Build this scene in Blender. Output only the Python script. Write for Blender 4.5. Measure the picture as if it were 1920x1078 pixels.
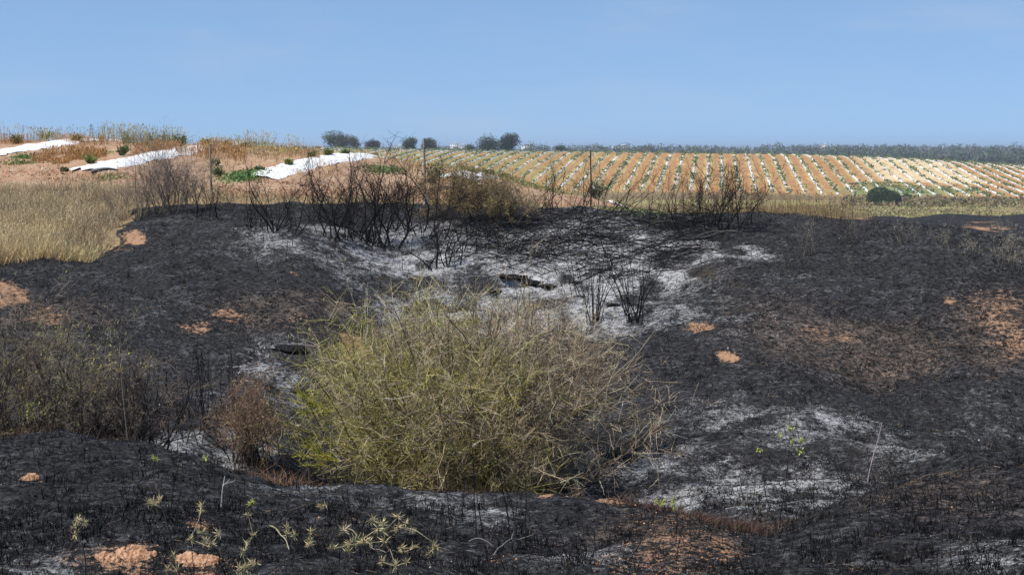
import bpy, math
import numpy as np

# ------------------------------------------------------------------ camera, world, sun, exposure
S = bpy.context.scene
for o in list(bpy.data.objects): bpy.data.objects.remove(o)
C = S.collection
F = 3045.0; HOR = 280.0; CX = 960.0           # lens in photo pixels, eye level row, centre column
cam_d = bpy.data.cameras.new('camera'); cam = bpy.data.objects.new('camera', cam_d); C.objects.link(cam)
cam.location = (0, 0, 0); cam.rotation_euler = (math.pi/2, 0, 0)
cam_d.lens = 36*F/1920; cam_d.sensor_width = 36; cam_d.shift_y = -(539-HOR)/1920
cam_d.clip_start = 0.1; cam_d.clip_end = 30000
S.camera = cam
SUN_EL, SUN_AZ = 57.0, -120.0                  # azimuth from +Y (view direction) towards +X
W = bpy.data.worlds.new('World'); S.world = W; W.use_nodes = True
nt = W.node_tree; bg = nt.nodes['Background']
sky = nt.nodes.new('ShaderNodeTexSky'); sky.sky_type = 'NISHITA'; sky.sun_disc = False
sky.sun_elevation = math.radians(SUN_EL); sky.sun_rotation = math.radians(SUN_AZ)
sky.altitude = 0; sky.air_density = 1.0; sky.dust_density = 0.0; sky.ozone_density = 4.2
_tc = nt.nodes.new('ShaderNodeTexCoord'); _mp = nt.nodes.new('ShaderNodeMapping'); _mp.inputs['Location'].default_value = (0, 0, .16); _mp.inputs['Scale'].default_value = (1, 1, .85)
nt.links.new(_tc.outputs['Generated'], _mp.inputs[0]); nt.links.new(_mp.outputs[0], sky.inputs[0])
_m2 = nt.nodes.new('ShaderNodeMapping'); _m2.inputs['Scale'].default_value = (5, 5, 26); nt.links.new(_tc.outputs['Generated'], _m2.inputs[0])
_nz = nt.nodes.new('ShaderNodeTexNoise'); _nz.inputs['Scale'].default_value = 1.0; _nz.inputs['Detail'].default_value = 5; _nz.inputs['Roughness'].default_value = .62; nt.links.new(_m2.outputs[0], _nz.inputs['Vector'])
_mr = nt.nodes.new('ShaderNodeMapRange'); _mr.interpolation_type = 'SMOOTHSTEP'; _mr.inputs[1].default_value = .46; _mr.inputs[2].default_value = .82; _mr.inputs[3].default_value = .0; _mr.inputs[4].default_value = .38; nt.links.new(_nz.outputs[0], _mr.inputs[0])
_mx = nt.nodes.new('ShaderNodeMix'); _mx.data_type = 'RGBA'; nt.links.new(_mr.outputs[0], _mx.inputs[0]); nt.links.new(sky.outputs[0], _mx.inputs[6]); _mx.inputs[7].default_value = (3.6, 4.1, 4.9, 1)
nt.links.new(_mx.outputs[2], bg.inputs[0]); bg.inputs[1].default_value = 0.125
sd = bpy.data.lights.new('sun', 'SUN'); sd.energy = 4.9; sd.angle = math.radians(0.5); sd.color = (1.0, 0.95, 0.87)
sun = bpy.data.objects.new('sun', sd); C.objects.link(sun)
el, az = math.radians(SUN_EL), math.radians(SUN_AZ)
from mathutils import Vector
sv = Vector((math.sin(az)*math.cos(el), math.cos(az)*math.cos(el), math.sin(el)))
sun.rotation_euler = sv.to_track_quat('Z', 'Y').to_euler(); sun.location = sv*50
S.view_settings.view_transform = 'Standard'; S.view_settings.look = 'None'
S.view_settings.exposure = 0.25; S.view_settings.gamma = 1.0; S.view_settings.use_curve_mapping = False

rng = np.random.default_rng(11)

# ------------------------------------------------------------------ noise
_T = np.random.default_rng(5).random((256, 256))
def vnoise(x, y):
    xi = np.floor(x).astype(int); yi = np.floor(y).astype(int); fx = x-xi; fy = y-yi
    fx = fx*fx*fx*(fx*(fx*6-15)+10); fy = fy*fy*fy*(fy*(fy*6-15)+10)
    g = lambda a, b: _T[a & 255, b & 255]
    return ((g(xi, yi)*(1-fx)+g(xi+1, yi)*fx)*(1-fy)+(g(xi, yi+1)*(1-fx)+g(xi+1, yi+1)*fx)*fy)*2-1
def fbm(x, y, o=4, g=0.5):
    s = 0; a = 1; n = 0
    for i in range(o):
        s = s+a*vnoise(x*2**i+17.3*i, y*2**i-9.1*i); n += a; a *= g
    return s/n

# ------------------------------------------------------------------ terrain: a heightfield fitted to sight lines
def zpy(py, Y): return -(np.asarray(py, float)-HOR)/F*np.asarray(Y, float)
PG = np.arange(-1400, 3400, 10.0)
def tab(pairs):                                # {px: (Y, py)} -> arrays of Y and z over PG
    px = np.array([p[0] for p in pairs], float); Y = np.array([p[1] for p in pairs], float)
    z = np.array([zpy(p[2], p[1]) if p[2] is not None else p[3] for p in pairs], float)
    return np.interp(PG, px, Y), np.interp(PG, px, z)
K = [
 [(0, 0, None, -1.65)],
 [(0, 5, None, -1.74)],
 [(0, 7, 1080)],
 [(0,13.5,818),(200,13,818),(300,12.6,840),(400,12.3,870),(540,12,907),(700,12,922),(960,12,922),(1150,12,936),(1250,11.5,957),(1330,11,987),(1430,10.8,1012),(1500,11.2,985),(1560,12,937),(1700,13.5,905),(1920,14.5,872),(2300,15,860)],
 [(0,16.5,None,-3.3),(300,16,None,-3.35),(540,15.5,None,-3.9),(700,15,None,-4.2),(960,15,None,-4.25),(1200,15,None,-3.9),(1330,14,None,-3.4),(1430,13.6,None,-3.25),(1560,15,None,-3.5),(1700,16.5,None,-3.62),(1920,17.5,None,-3.7)],
 [(0,19,None,-3.35),(300,20,None,-3.45),(540,20,None,-3.9),(700,20,None,-4.35),(960,20,None,-4.35),(1150,20,None,-4.1),(1300,19.5,None,-3.85),(1430,19.5,881),(1700,20,862),(1920,21,838)],
 [(-300,22,690),(0,23,680),(350,24.5,695),(550,24.5,700),(700,25,725),(960,26,705),(1200,25,722),(1430,24,742),(1700,24,735),(1920,25,700)],
 [(-300,27,560),(0,27,575),(200,27,565),(400,28,558),(550,28.5,548),(650,29,575),(720,30.5,592),(850,31.5,563),(960,31.5,550),(1100,31,560),(1300,29.5,590),(1430,28.5,585),(1700,28,590),(1920,28,580)],
 [(0,31,505),(200,31.5,495),(400,32,462),(550,33,450),(700,35,465),(960,35.8,452),(1200,35,455),(1430,33.5,448),(1700,31.5,480),(1920,30,520)],
 [(-300,38,400),(0,37,415),(200,37,404),(300,38,392),(450,38.5,385),(700,39,386),(960,39,391),(1200,38.5,395),(1430,37.5,399),(1620,36,409),(1730,34.5,423),(1812,33.5,438),(1920,32.5,460),(2300,31,520)],
 [(0,43,345),(200,43,346),(400,43,353),(700,44,363),(850,45,366),(960,45,374),(1100,44,385),(1200,43,402),(1430,43,418),(1620,44,430),(1730,42,438),(1920,42,452)],
 [(0,46.5,318),(150,46.5,321),(480,46.5,334),(700,47,342),(870,49,340),(960,49,352),(1100,48,374),(1200,47,405),(1430,50,425),(1730,52,425),(1920,55,425)],
 [(-300,59,262),(0,59,264),(130,59,265),(250,59,269),(380,59,274),(560,60,278),(660,60,291),(800,60,306),(900,59,324),(1000,57,347),(1100,56,370),(1200,56,405),(1430,60,427),(1640,75,407),(1730,85,402),(1920,90,402),(2300,95,402)],
 [(400,100,None,0.0),(560,100,None,-0.4),(700,100,None,-1.8),(960,100,None,-4.5),(1200,100,None,-6.5),(1920,130,None,-9)],
 [(0,300,None,-9),(700,300,None,-14),(960,300,None,-14.8)],
 [(600,485,None,-12.5),(1400,485,364),(1640,485,371),(1920,485,373)],
 [(600,575,None,-4.2),(1200,575,None,-6.0),(1400,575,None,-6.6),(1700,575,None,-9.0),(1920,575,None,-11.0),(2300,575,None,-13.5)],
 [(600,640,280),(900,640,286),(1200,640,288),(1500,640,293),(1700,640,300),(1800,640,307),(1920,640,315),(2300,640,340)],
 [(600,685,277),(900,685,283),(1200,685,285.5),(1500,685,289),(1700,685,297),(1800,685,303),(1920,685,311),(2300,685,335)],
 [(600,830,None,-6),(1920,830,None,-12)],
 [(600,1300,None,-9),(1500,1300,None,-9),(1700,1300,306),(1920,1300,306)],
 [(600,2000,None,-6),(1500,2000,None,-6),(1700,2000,291),(1920,2000,294)],
 [(600,3000,None,-4),(1500,3000,None,-3),(1700,3000,281),(1920,3000,283)],
 [(0,12000,None,-6)],
]
KY = []; KZ = []
for k in K:
    a, b = tab(k); KY.append(a); KZ.append(b)
KY = np.array(KY); KZ = np.array(KZ)
LY = np.linspace(math.log(4), math.log(12000), 2400); dL = LY[1]-LY[0]
TB = np.zeros((len(PG), len(LY)))
for i in range(len(PG)): TB[i] = np.interp(np.exp(LY), KY[:, i], KZ[:, i])
def gauss(A, sig, axis):
    r = int(3*sig)+1; w = np.exp(-0.5*(np.arange(-r, r+1)/sig)**2); w /= w.sum()
    pad = [(0, 0), (0, 0)]; pad[axis] = (r, r); B = np.pad(A, pad, mode='edge'); out = 0
    for j, ww in enumerate(w): out = out+ww*(B[j:j+A.shape[0]] if axis == 0 else B[:, j:j+A.shape[1]])
    return out
TB = gauss(TB, 0.016/dL, 1); TB = gauss(TB, 3.0, 0)
def sm(a, b, v):
    t = np.clip((v-a)/(b-a), 0, 1); return t*t*(3-2*t)
def base_z(x, Y):
    px = CX+F*x/np.maximum(Y, 6.0)
    u = np.clip((px-PG[0])/10.0, 0, len(PG)-1.001); v = np.clip((np.log(np.maximum(Y, 4.01))-LY[0])/dL, 0, len(LY)-1.001)
    i = u.astype(int); j = v.astype(int); a = u-i; b = v-j
    return (TB[i, j]*(1-a)+TB[i+1, j]*a)*(1-b)+(TB[i, j+1]*(1-a)+TB[i+1, j+1]*a)*b
def ground(x, Y):
    x = np.asarray(x, float); Y = np.asarray(Y, float)
    z = base_z(x, Y)
    slope = sm(14, 20, Y)*(1-sm(33, 38, Y))
    z = z+fbm(x/3.1+4, Y/3.1, 3)*0.30*slope
    near = 1-sm(39, 43, Y)
    z = z+near*(fbm(x/0.9, Y/0.9+7, 4, 0.55)*0.11+(np.abs(fbm(x/0.28+3, Y/0.28, 3))-0.2)*0.045)
    fld = sm(44, 47, Y)*(1-sm(100, 140, Y))
    z = z+fld*(fbm(x/1.7, Y/2.4, 3)*0.05)+sm(40, 43, Y)*(1-sm(70, 90, Y))*(np.abs(fbm(x/0.5, Y/0.5+40, 3)))*0.07
    # the furrows between the beds of the near field
    c = (x-0.126*Y+3)/5.0; ph = np.cos(2*math.pi*c)
    z = z+fld*0.07*ph*sm(45, 50, Y)
    z = z+sm(120, 300, Y)*(1-sm(440, 480, Y))*fbm(x/25, Y/25, 3)*0.8
    z = z+sm(1000, 1500, Y)*fbm(x/260, Y/260, 3)*2.0
    # burrows
    for bx, by, r, d in HOLES:
        q = ((x-bx)**2+((Y-by)*1.0)**2)/(r*r); z = z-d*np.exp(-q*q)
    return z
HOLES = []
def proj(x, Y, z): return CX+F*x/Y, HOR-F*z/Y
def hit(px, py, Ymin=6.0, Ymax=1500):
    Y = np.exp(np.linspace(math.log(Ymin), math.log(Ymax), 6000)); u = (px-CX)/F
    d = ground(u*Y, Y)-zpy(py, Y); w = np.where(d >= 0)[0]
    if len(w) == 0: i = np.argmax(d)
    else: i = w[0]
    return float(u*Y[i]), float(Y[i]), float(ground(u*Y[i], Y[i]))
def at(px, Y):
    x = (px-CX)/F*Y; return float(x), float(Y), float(ground(x, Y))
_h = [hit(975, 523, 14), hit(1028, 536, 14), hit(930, 547, 14), hit(1668, 1046), hit(1597, 1062), hit(435, 1002)]
HOLES = [(_h[0][0]-0.1, _h[0][1], 0.34, 0.42), (_h[0][0]+0.22, _h[0][1]-.05, 0.25, 0.35), (_h[1][0], _h[1][1], 0.22, 0.25), (_h[2][0], _h[2][1], 0.13, 0.12), (_h[3][0], _h[3][1], 0.055, 0.12), (_h[4][0], _h[4][1], 0.05, 0.08)]

# ------------------------------------------------------------------ masks of what lies on the ground (baked to world positions)
def blob(px, py, cx, cy, rx, ry, s=0.6):
    d = np.sqrt(((px-cx)/rx)**2+((py-cy)/ry)**2); return 1-sm(1-s, 1+s, d)
def poly_y(px, pts): return np.interp(px, [p[0] for p in pts], [p[1] for p in pts])
def masks(x, Y, z=None):
    if z is None: z = base_z(x, Y)
    px, py = proj(x, np.maximum(Y, 5), z)
    w = fbm(x/1.3+31, Y/1.6, 4)
    wx = px+w*35; wy = py+w*14
    near = (Y < 44)
    # unburnt dry grass on the left slope
    edge = poly_y(wx, [(-300, 540), (0, 508), (100, 495), (180, 492), (228, 470), (238, 440), (205, 405), (230, 388), (300, 384)])
    gl = (wx < 240)*(1-sm(-5, 5, wy-edge))*(Y > 26)
    rimY = np.interp(px, PG, KY[9]); beyond = sm(-0.1, 0.5, Y-(rimY+0.5)+w*0.6)
    far_burn = (px > 1610)*(Y < 110)*sm(0, 1, (px-1610)/30+w)
    burn = np.clip((1-beyond)+far_burn, 0, 1)*(1-gl)
    ash = np.zeros_like(px)
    if True:
        mid = (Y > 22)*(Y < 40)
        a = np.maximum.reduce([0.68*blob(wx, wy, 880, 490, 270, 70, .9), 0.9*blob(wx, wy, 1110, 500, 200, 85, .9), 0.55*blob(wx, wy, 640, 458, 190, 34, .9), 0.55*blob(wx, wy, 1040, 600, 330, 50),
            0.42*blob(wx, wy, 800, 590, 160, 60, .9), 0.45*blob(wx, wy, 740, 520, 130, 45, .9), 0.5*blob(wx, wy, 1370, 470, 90, 22), 0.2*blob(wx, wy, 1560, 520, 140, 20, .9), 0.25*blob(wx, wy, 290, 580, 60, 30, .9), 0.25*blob(wx, wy, 305, 610, 50, 20, .9),
            0.16*blob(wx, wy, 1500, 640, 200, 60)])
        ash = np.maximum(ash, a*mid)
        low = (Y > 13.6)*(Y < 27)
        a = np.maximum.reduce([0.56*blob(wx, wy, 1360, 895, 300, 75, .95), 0.48*blob(wx, wy, 1700, 850, 180, 32, .9), 0.42*blob(wx, wy, 1480, 800, 300, 50, .9), 0.66*blob(wx, wy, 360, 850, 170, 30, .9), 0.42*blob(wx, wy, 540, 700, 90, 70, .9),
            0.3*blob(wx, wy, 1880, 770, 100, 45, .9), 0.22*blob(wx, wy, 350, 700, 160, 90, .9)])
        ash = np.maximum(ash, a*low)
        fg = (Y < 14)
        a = np.maximum.reduce([0.38*blob(wx, wy, 720, 960, 100, 24, .9), 0.42*blob(wx, wy, 860, 960, 130, 30, .9), 0.42*blob(wx, wy, 1080, 1050, 110, 28, .9), 0.3*blob(wx, wy, 560, 930, 120, 25), 0.3*blob(wx, wy, 60, 1050, 120, 30), 0.35*blob(wx, wy, 1850, 1040, 120, 40), 0.25*blob(wx, wy, 1000, 940, 100, 20)])
        ash = np.maximum(ash, a*fg)
    soil = np.zeros_like(px)
    mids = (Y > 14)*(Y < 40)
    s = np.maximum.reduce([.8*blob(wx-w*25, wy, 1317, 636, 30, 17, .6), .8*blob(wx-w*25, wy, 1362, 684, 24, 11, .6), .75*blob(px, py, 1780, 570, 18, 12, .7), .4*blob(px, py, 1390, 705, 20, 20, .8), 0.55*blob(wx, wy, 1865, 590, 70, 65), 0.6*blob(wx, wy, 1900, 640, 60, 30),
        .55*blob(wx, wy, 1560, 635, 90, 20), .45*blob(wx, wy, 1650, 670, 60, 20), 0.4*blob(wx, wy, 1430, 620, 60, 30), 0.75*blob(wx, wy, 20, 555, 50, 28), 0.6*blob(wx, wy, 90, 600, 60, 30),
        .6*blob(wx, wy, 385, 615, 45, 18), .62*blob(wx, wy, 450, 597, 45, 16), .6*blob(wx, wy, 570, 605, 30, 10), 0.7*blob(wx, wy, 560, 520, 10, 6), 0.85*blob(wx, wy, 668, 650, 34, 26), .8*blob(wx, wy, 690, 680, 45, 25), .5*blob(wx, wy, 640, 590, 60, 18),
        .8*blob(wx, wy, 262, 458, 32, 8), 0.55*blob(wx, wy, 240, 470, 30, 12), .5*blob(wx, wy, 1172, 668, 18, 8), .4*blob(wx, wy, 150, 620, 70, 15), .5*blob(wx, wy, 1735, 622, 10, 5), .35*blob(wx, wy, 1610, 725, 50, 10)])
    soil = np.maximum(soil, s*mids)
    s = np.maximum.reduce([.58*blob(px, py, 375, 1058, 85, 26, .7), .62*blob(px, py, 235, 1045, 90, 24, .7), .6*blob(px, py, 378, 995, 40, 14, .7), .6*blob(px, py, 55, 897, 38, 14, .7), 0.8*blob(wx, wy, 1130, 940, 75, 10), .8*blob(wx, wy, 1050, 942, 30, 6), 0.56*blob(wx, wy, 1255, 1045, 130, 55, .8), 0.46*blob(wx, wy, 1230, 985, 90, 34, .8), .5*blob(wx, wy, 1150, 1060, 60, 25), 0.6*blob(wx, wy, 1340, 1040, 60, 40), .35*blob(wx, wy, 930, 1055, 60, 10), .5*blob(wx, wy, 130, 1035, 50, 10), 0.45*blob(wx, wy, 1800, 970, 40, 8), .3*blob(wx, wy, 1600, 950, 120, 20), .3*blob(wx, wy, 1780, 900, 120, 20), 0.5*blob(px, py, 1597, 1060, 15, 9), 0.4*blob(px, py, 1668, 1040, 18, 8),.35*blob(wx, wy, 640, 1000, 100, 10)])
    soil = np.maximum(soil, s*(Y < 14))
    soil = np.maximum(soil, far_burn*(Y > 40)*np.maximum(.75*blob(wx, wy, 1850, 427, 60, 7), .4*blob(wx, wy, 1720, 415, 60, 5)))
    # bare headland, near and far field, scrubby valley, pale patch, far plain
    head = sm(41, 43.5, Y+w*1.5)*(1-sm(100, 110, Y))*(1-far_burn)
    field = sm(484, 488, Y)*(1-sm(690, 700, Y))
    pale = field*blob(px+w*10, py, 1685, 322, 75, 26, .35)*0+field*np.where((Y > 545)*(Y < 660), 1, 0)*sm(0, 8, (x-0.126*Y)-52)*(1-sm(0, 8, (x-0.126*Y)-88))*1.0
    green = field*(blob(px+w*25, py+w*3, 1690, 360, 130, 9)*.9+blob(px+w*25, py, 1650, 347, 60, 6)*.4)
    lowgreen = (Y > 370)*(Y < 440)*sm(-.3, .3, fbm(x/14+3, Y/6, 3)+.2)
    ash = ash*np.clip(.9+1.1*fbm(x/.45, Y/.7+30, 4), .3, 1.15)
    brown = np.maximum.reduce([blob(wx, wy, 1600, 650, 270, 75), .8*blob(wx, wy, 1440, 600, 150, 60), blob(wx, wy, 1860, 620, 110, 90), .9*blob(wx, wy, 560, 590, 190, 50), .8*blob(wx, wy, 640, 650, 120, 40), .9*blob(wx, wy, 90, 590, 170, 50), .6*blob(wx, wy, 1330, 510, 90, 40)])*(Y > 14)
    brown = np.maximum(brown, np.maximum.reduce([blob(wx, wy, 1250, 1010, 190, 80), .9*blob(wx, wy, 1780, 930, 250, 60), .5*blob(wx, wy, 430, 890, 120, 25)])*(Y < 15))
    return dict(brown=brown, burn=burn, ash=ash, soil=soil, grass=gl, head=head, field=field, pale=pale, green=np.clip(green, 0, 1), lowgreen=lowgreen*1.0)

# ------------------------------------------------------------------ materials
def newmat(name):
    m = bpy.data.materials.new(name); m.use_nodes = True; n = m.node_tree
    b = n.nodes['Principled BSDF']; return m, n, b
class NB:                                       # tiny node builder
    def __init__(s, n): s.n = n
    def node(s, t, **k):
        q = s.n.nodes.new(t)
        for a, v in k.items(): setattr(q, a, v)
        return q
    def set(s, sock, v):
        if isinstance(v, bpy.types.NodeSocket): s.n.links.new(v, sock)
        elif isinstance(v, (tuple, list)) and len(v) == 3 and sock.type == 'RGBA': sock.default_value = (*v, 1)
        else: sock.default_value = v
    def math(s, op, a, b=None, clamp=False):
        q = s.node('ShaderNodeMath', operation=op, use_clamp=clamp); s.set(q.inputs[0], a)
        if b is not None: s.set(q.inputs[1], b)
        return q.outputs[0]
    def mix(s, f, a, b):
        q = s.node('ShaderNodeMix', data_type='RGBA'); s.set(q.inputs[0], f); s.set(q.inputs[6], a); s.set(q.inputs[7], b); return q.outputs[2]
    def noise(s, vec, scale, detail=4, rough=0.55, dist=0.0):
        q = s.node('ShaderNodeTexNoise'); s.set(q.inputs['Vector'], vec); q.inputs['Scale'].default_value = scale
        q.inputs['Detail'].default_value = detail; q.inputs['Roughness'].default_value = rough; q.inputs['Distortion'].default_value = dist; return q.outputs[0]
    def ss(s, v, a, b):
        q = s.node('ShaderNodeMapRange', interpolation_type='SMOOTHSTEP'); s.set(q.inputs[0], v); s.set(q.inputs[1], a); s.set(q.inputs[2], b); return q.outputs[0]
    def attr(s, name): return s.node('ShaderNodeAttribute', attribute_name=name).outputs
    def scalev(s, vec, sc, rot=(0, 0, 0)):
        q = s.node('ShaderNodeMapping'); s.set(q.inputs[0], vec); q.inputs['Scale'].default_value = sc; q.inputs['Rotation'].default_value = rot; return q.outputs[0]

def ground_material():
    m, n, b = newmat('ground'); B = NB(n)
    P = B.node('ShaderNodeNewGeometry').outputs['Position']
    A = {k: B.attr('m_'+k)[2] for k in ('burn', 'ash', 'soil', 'grass', 'head', 'field', 'pale', 'green', 'lowgreen', 'brown')}
    nb = B.noise(P, 1.1, 5, .6); nm = B.noise(P, 5.5, 5, .65, .6); nf = B.noise(P, 24, 4, .7, .8); nff = B.noise(P, 75, 4, .8); ng = B.noise(P, 38, 4, .85, .3)
    fib = B.noise(B.scalev(P, (14, 45, 20), (0, 0, .9)), 1.0, 4, .7, 1.2)
    fib2 = B.noise(B.scalev(P, (50, 12, 20), (0, 0, .3)), 1.0, 4, .7, 1.2)
    # unburnt stretches first
    soilc = B.mix(B.ss(nm, .3, .7), (.40, .245, .150), (.50, .345, .225))
    soilc = B.mix(B.ss(nf, .45, .75), soilc, (.29, .165, .10))
    soilc = B.mix(B.ss(nb, .52, .7), soilc, (.56, .42, .30)); nQ = B.noise(B.scalev(P, (3.2, .22, .3), (0, 0, -.1253)), 1.0, 4, .65); soilc = B.mix(B.math('MULTIPLY', B.ss(nQ, .50, .64), .7), soilc, (.30, .17, .10))
    straw = B.mix(B.ss(fib, .35, .65), (.20, .145, .08), (.42, .31, .17))
    # far striped field
    sx = B.node('ShaderNodeSeparateXYZ'); B.set(sx.inputs[0], P)
    c = B.math('DIVIDE', B.math('ADD', B.math('SUBTRACT', sx.outputs[0], B.math('MULTIPLY', sx.outputs[1], .126)), 3.0), 5.0)
    fr = B.math('FRACT', B.math('ADD', c, 200.0)); dd = B.math('ABSOLUTE', B.math('SUBTRACT', fr, .5))   # 0 mid-furrow, .5 on bed
    nL = B.noise(B.scalev(P, (.5, .05, .1)), 1.0, 4, .6); nL2 = B.noise(P, .35, 4, .7)
    nR = B.noise(B.scalev(P, (.9, .02, .1), (0, 0, -.1253)), 1.0, 2, .5)
    fldc = B.mix(B.ss(nL2, .35, .65), (.30, .145, .052), (.43, .235, .095))
    fldc = B.mix(B.math('MULTIPLY', B.ss(nL, .34, .56), B.ss(B.math('ADD', dd, B.math('MULTIPLY', B.math('SUBTRACT', nR, .5), .9)), .14, .30)), fldc, (.48, .34, .15))
    fldc = B.mix(B.math('MULTIPLY', B.ss(nL2, .5, .62), B.ss(nL, .48, .6)), fldc, (.27, .25, .08))
    leftg = B.ss(c, -4.0, -16.0)                         # weedier towards the left end
    fldc = B.mix(B.math('MULTIPLY', leftg, B.ss(B.math('ADD', nL2, nL), .88, 1.08)), fldc, (.23, .215, .07))
    fldc = B.mix(B.math('MULTIPLY', A['pale'], B.ss(nL2, .36, .5)), fldc, (.62, .49, .29))
    fldc = B.mix(B.math('MULTIPLY', A['green'], B.ss(nL2, .36, .5)), fldc, (.16, .21, .08))
    scrub = B.mix(B.ss(nL2, .35, .65), (.16, .115, .055), (.23, .17, .085))
    nV = B.noise(B.scalev(P, (.03, .2, .1)), 1.0, 4, .6)
    scrub = B.mix(B.math('MULTIPLY', A['lowgreen'], B.ss(nV, .38, .52)), scrub, (.34, .31, .13))
    plain = B.mix(B.ss(B.noise(B.scalev(P, (.002, .006, .01)), 1.0, 3, .5), .4, .6), (.20, .15, .09), (.11, .12, .06))
    far = B.mix(B.ss(sx.outputs[1], 690, 760), scrub, plain)
    col = B.mix(A['field'], far, fldc)
    nearf = B.mix(A['grass'], straw, straw)
    hs = B.mix(B.ss(B.math('ADD', B.noise(P, .9, 4, .65), B.math('MULTIPLY', A['head'], .3)), .35, .55), straw, soilc)
    isnear = B.ss(sx.outputs[1], 130, 100)
    col = B.mix(isnear, col, B.mix(A['head'], straw, hs))
    # the burn
    amp = lambda v, k: B.math('ADD', B.math('MULTIPLY', B.math('SUBTRACT', v, .5), k), .5)
    add = lambda a, b: B.math('ADD', a, b); mul = lambda a, b: B.math('MULTIPLY', a, b)
    nh = B.noise(P, 13, 5, .7, .5); gA = amp(add(mul(nh, .55), mul(ng, .45)), 3.0); fA = amp(add(mul(fib, .5), mul(fib2, .5)), 2.4); mot = B.noise(P, 2.2, 6, .7, .4); mA = amp(mot, 1.8)
    charc = B.mix(B.ss(gA, .25, .75), (.0045, .0045, .0048), (.046, .0445, .0455))
    charc = B.mix(mul(B.ss(add(mul(gA, .5), mul(mA, .5)), .52, .78), .8), charc, (.125, .128, .138))
    bw = add(add(mul(gA, .5), mul(fA, .3)), add(mul(mA, .2), mul(A['brown'], .30)))
    charc = B.mix(mul(B.ss(bw, .72, 1.02), .85), charc, (.21, .145, .10))
    ashc = B.mix(B.ss(amp(nff, 2.0), .2, .8), (.22, .222, .228), (.70, .70, .70))
    spk = add(add(mul(gA, .35), mul(fA, .35)), add(mul(mA, .3), mul(A['ash'], .86))); fa = mul(B.ss(spk, .71, 1.08), add(.35, mul(B.ss(amp(nh, 3.2), .20, .46), .65)))
    charc = B.mix(mul(A['ash'], .16), charc, (.2, .205, .215))
    bc = B.mix(fa, charc, ashc)
    osoil = B.mix(B.ss(amp(nff, 2), .25, .7), (.24, .12, .065), (.52, .33, .205))
    sk = add(add(mul(gA, .55), mul(mA, .35)), mul(A['soil'], .95))
    bc = B.mix(B.ss(sk, .98, 1.14), bc, osoil)
    mb = B.ss(B.math('ADD', A['burn'], B.math('MULTIPLY', B.math('SUBTRACT', nm, .5), .7)), .22, .42)
    col = B.mix(mb, col, bc)
    B.set(b.inputs['Base Color'], col); b.inputs['Roughness'].default_value = .95; b.inputs['Specular IOR Level'].default_value = .12
    h = B.math('ADD', B.math('ADD', B.math('MULTIPLY', nm, .06), B.math('MULTIPLY', nf, .03)), B.math('ADD', B.math('MULTIPLY', nff, .008), B.math('MULTIPLY', fib, .02)))
    bp = B.node('ShaderNodeBump'); bp.inputs['Strength'].default_value = .9; bp.inputs['Distance'].default_value = 1.0
    B.set(bp.inputs['Height'], h); n.links.new(bp.outputs[0], b.inputs['Normal'])
    return m

def attr_mat(name, rough=.85, spec=.2, trans=0.0):
    m, n, b = newmat(name); B = NB(n); c = B.attr('col')[0]
    P = B.node('ShaderNodeNewGeometry').outputs['Position']
    nz = B.noise(P, 30, 3, .6); c2 = B.mix(B.ss(nz, .3, .75), c, B.mix(.22, c, (0, 0, 0)))
    B.set(b.inputs['Base Color'], c2); b.inputs['Roughness'].default_value = rough; b.inputs['Specular IOR Level'].default_value = spec
    if trans:
        t = B.node('ShaderNodeBsdfTranslucent'); B.set(t.inputs[0], c2); mx = B.node('ShaderNodeMixShader'); mx.inputs[0].default_value = trans
        n.links.new(b.outputs[0], mx.inputs[1]); n.links.new(t.outputs[0], mx.inputs[2]); n.links.new(mx.outputs[0], n.nodes['Material Output'].inputs[0])
    return m
def flat_mat(name, c1, c2, scale=20, rough=.8, spec=.2, bump=.0, stretch=(1, 1, 1)):
    m, n, b = newmat(name); B = NB(n); P = B.node('ShaderNodeTexCoord').outputs['Object']
    nz = B.noise(B.scalev(P, stretch), scale, 5, .65, .5); B.set(b.inputs['Base Color'], B.mix(B.ss(nz, .3, .7), c1, c2))
    b.inputs['Roughness'].default_value = rough; b.inputs['Specular IOR Level'].default_value = spec
    if bump:
        bp = B.node('ShaderNodeBump'); bp.inputs['Distance'].default_value = bump; B.set(bp.inputs['Height'], nz); n.links.new(bp.outputs[0], b.inputs['Normal'])
    return m
M_GROUND = ground_material()
M_WOOD = attr_mat('wood', .8, .25); M_LEAF = attr_mat('leaf', .6, .3, .25); M_STRAW = attr_mat('straw', .75, .25, .2); M_CHAR = attr_mat('char', .85, .12)
M_PLASTIC = flat_mat('white_plastic', (.60, .58, .54), (.82, .82, .81), 2.5, .45, .4, .02)
def plastic():
    m, n, b = newmat('white_plastic'); B = NB(n); P = B.node('ShaderNodeNewGeometry').outputs['Position']; n1 = B.noise(P, 2.2, 5, .7, .5); n2 = B.noise(P, 9, 4, .7)
    c = B.mix(B.ss(n2, .3, .7), (.72, .71, .69), (.84, .84, .83)); c = B.mix(B.math('MULTIPLY', B.ss(n1, .54, .70), .6), c, (.50, .38, .28)); B.set(b.inputs['Base Color'], c); b.inputs['Roughness'].default_value = .45
    bp = B.node('ShaderNodeBump'); bp.inputs['Distance'].default_value = .05; B.set(bp.inputs['Height'], B.noise(P, 6, 4, .6, 1.0)); n.links.new(bp.outputs[0], b.inputs['Normal']); return m
M_PLASTIC = plastic()
M_SOIL = flat_mat('dug_soil', (.28, .14, .075), (.58, .36, .225), 22, .95, .1, .02)
M_POST = flat_mat('weathered_post', (.20, .15, .11), (.38, .30, .23), 9, .85, .2, .01, (6, 6, 1))
M_RUST = flat_mat('rusty_iron', (.05, .03, .022), (.15, .075, .045), 14, .8, .3, .004)
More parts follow.
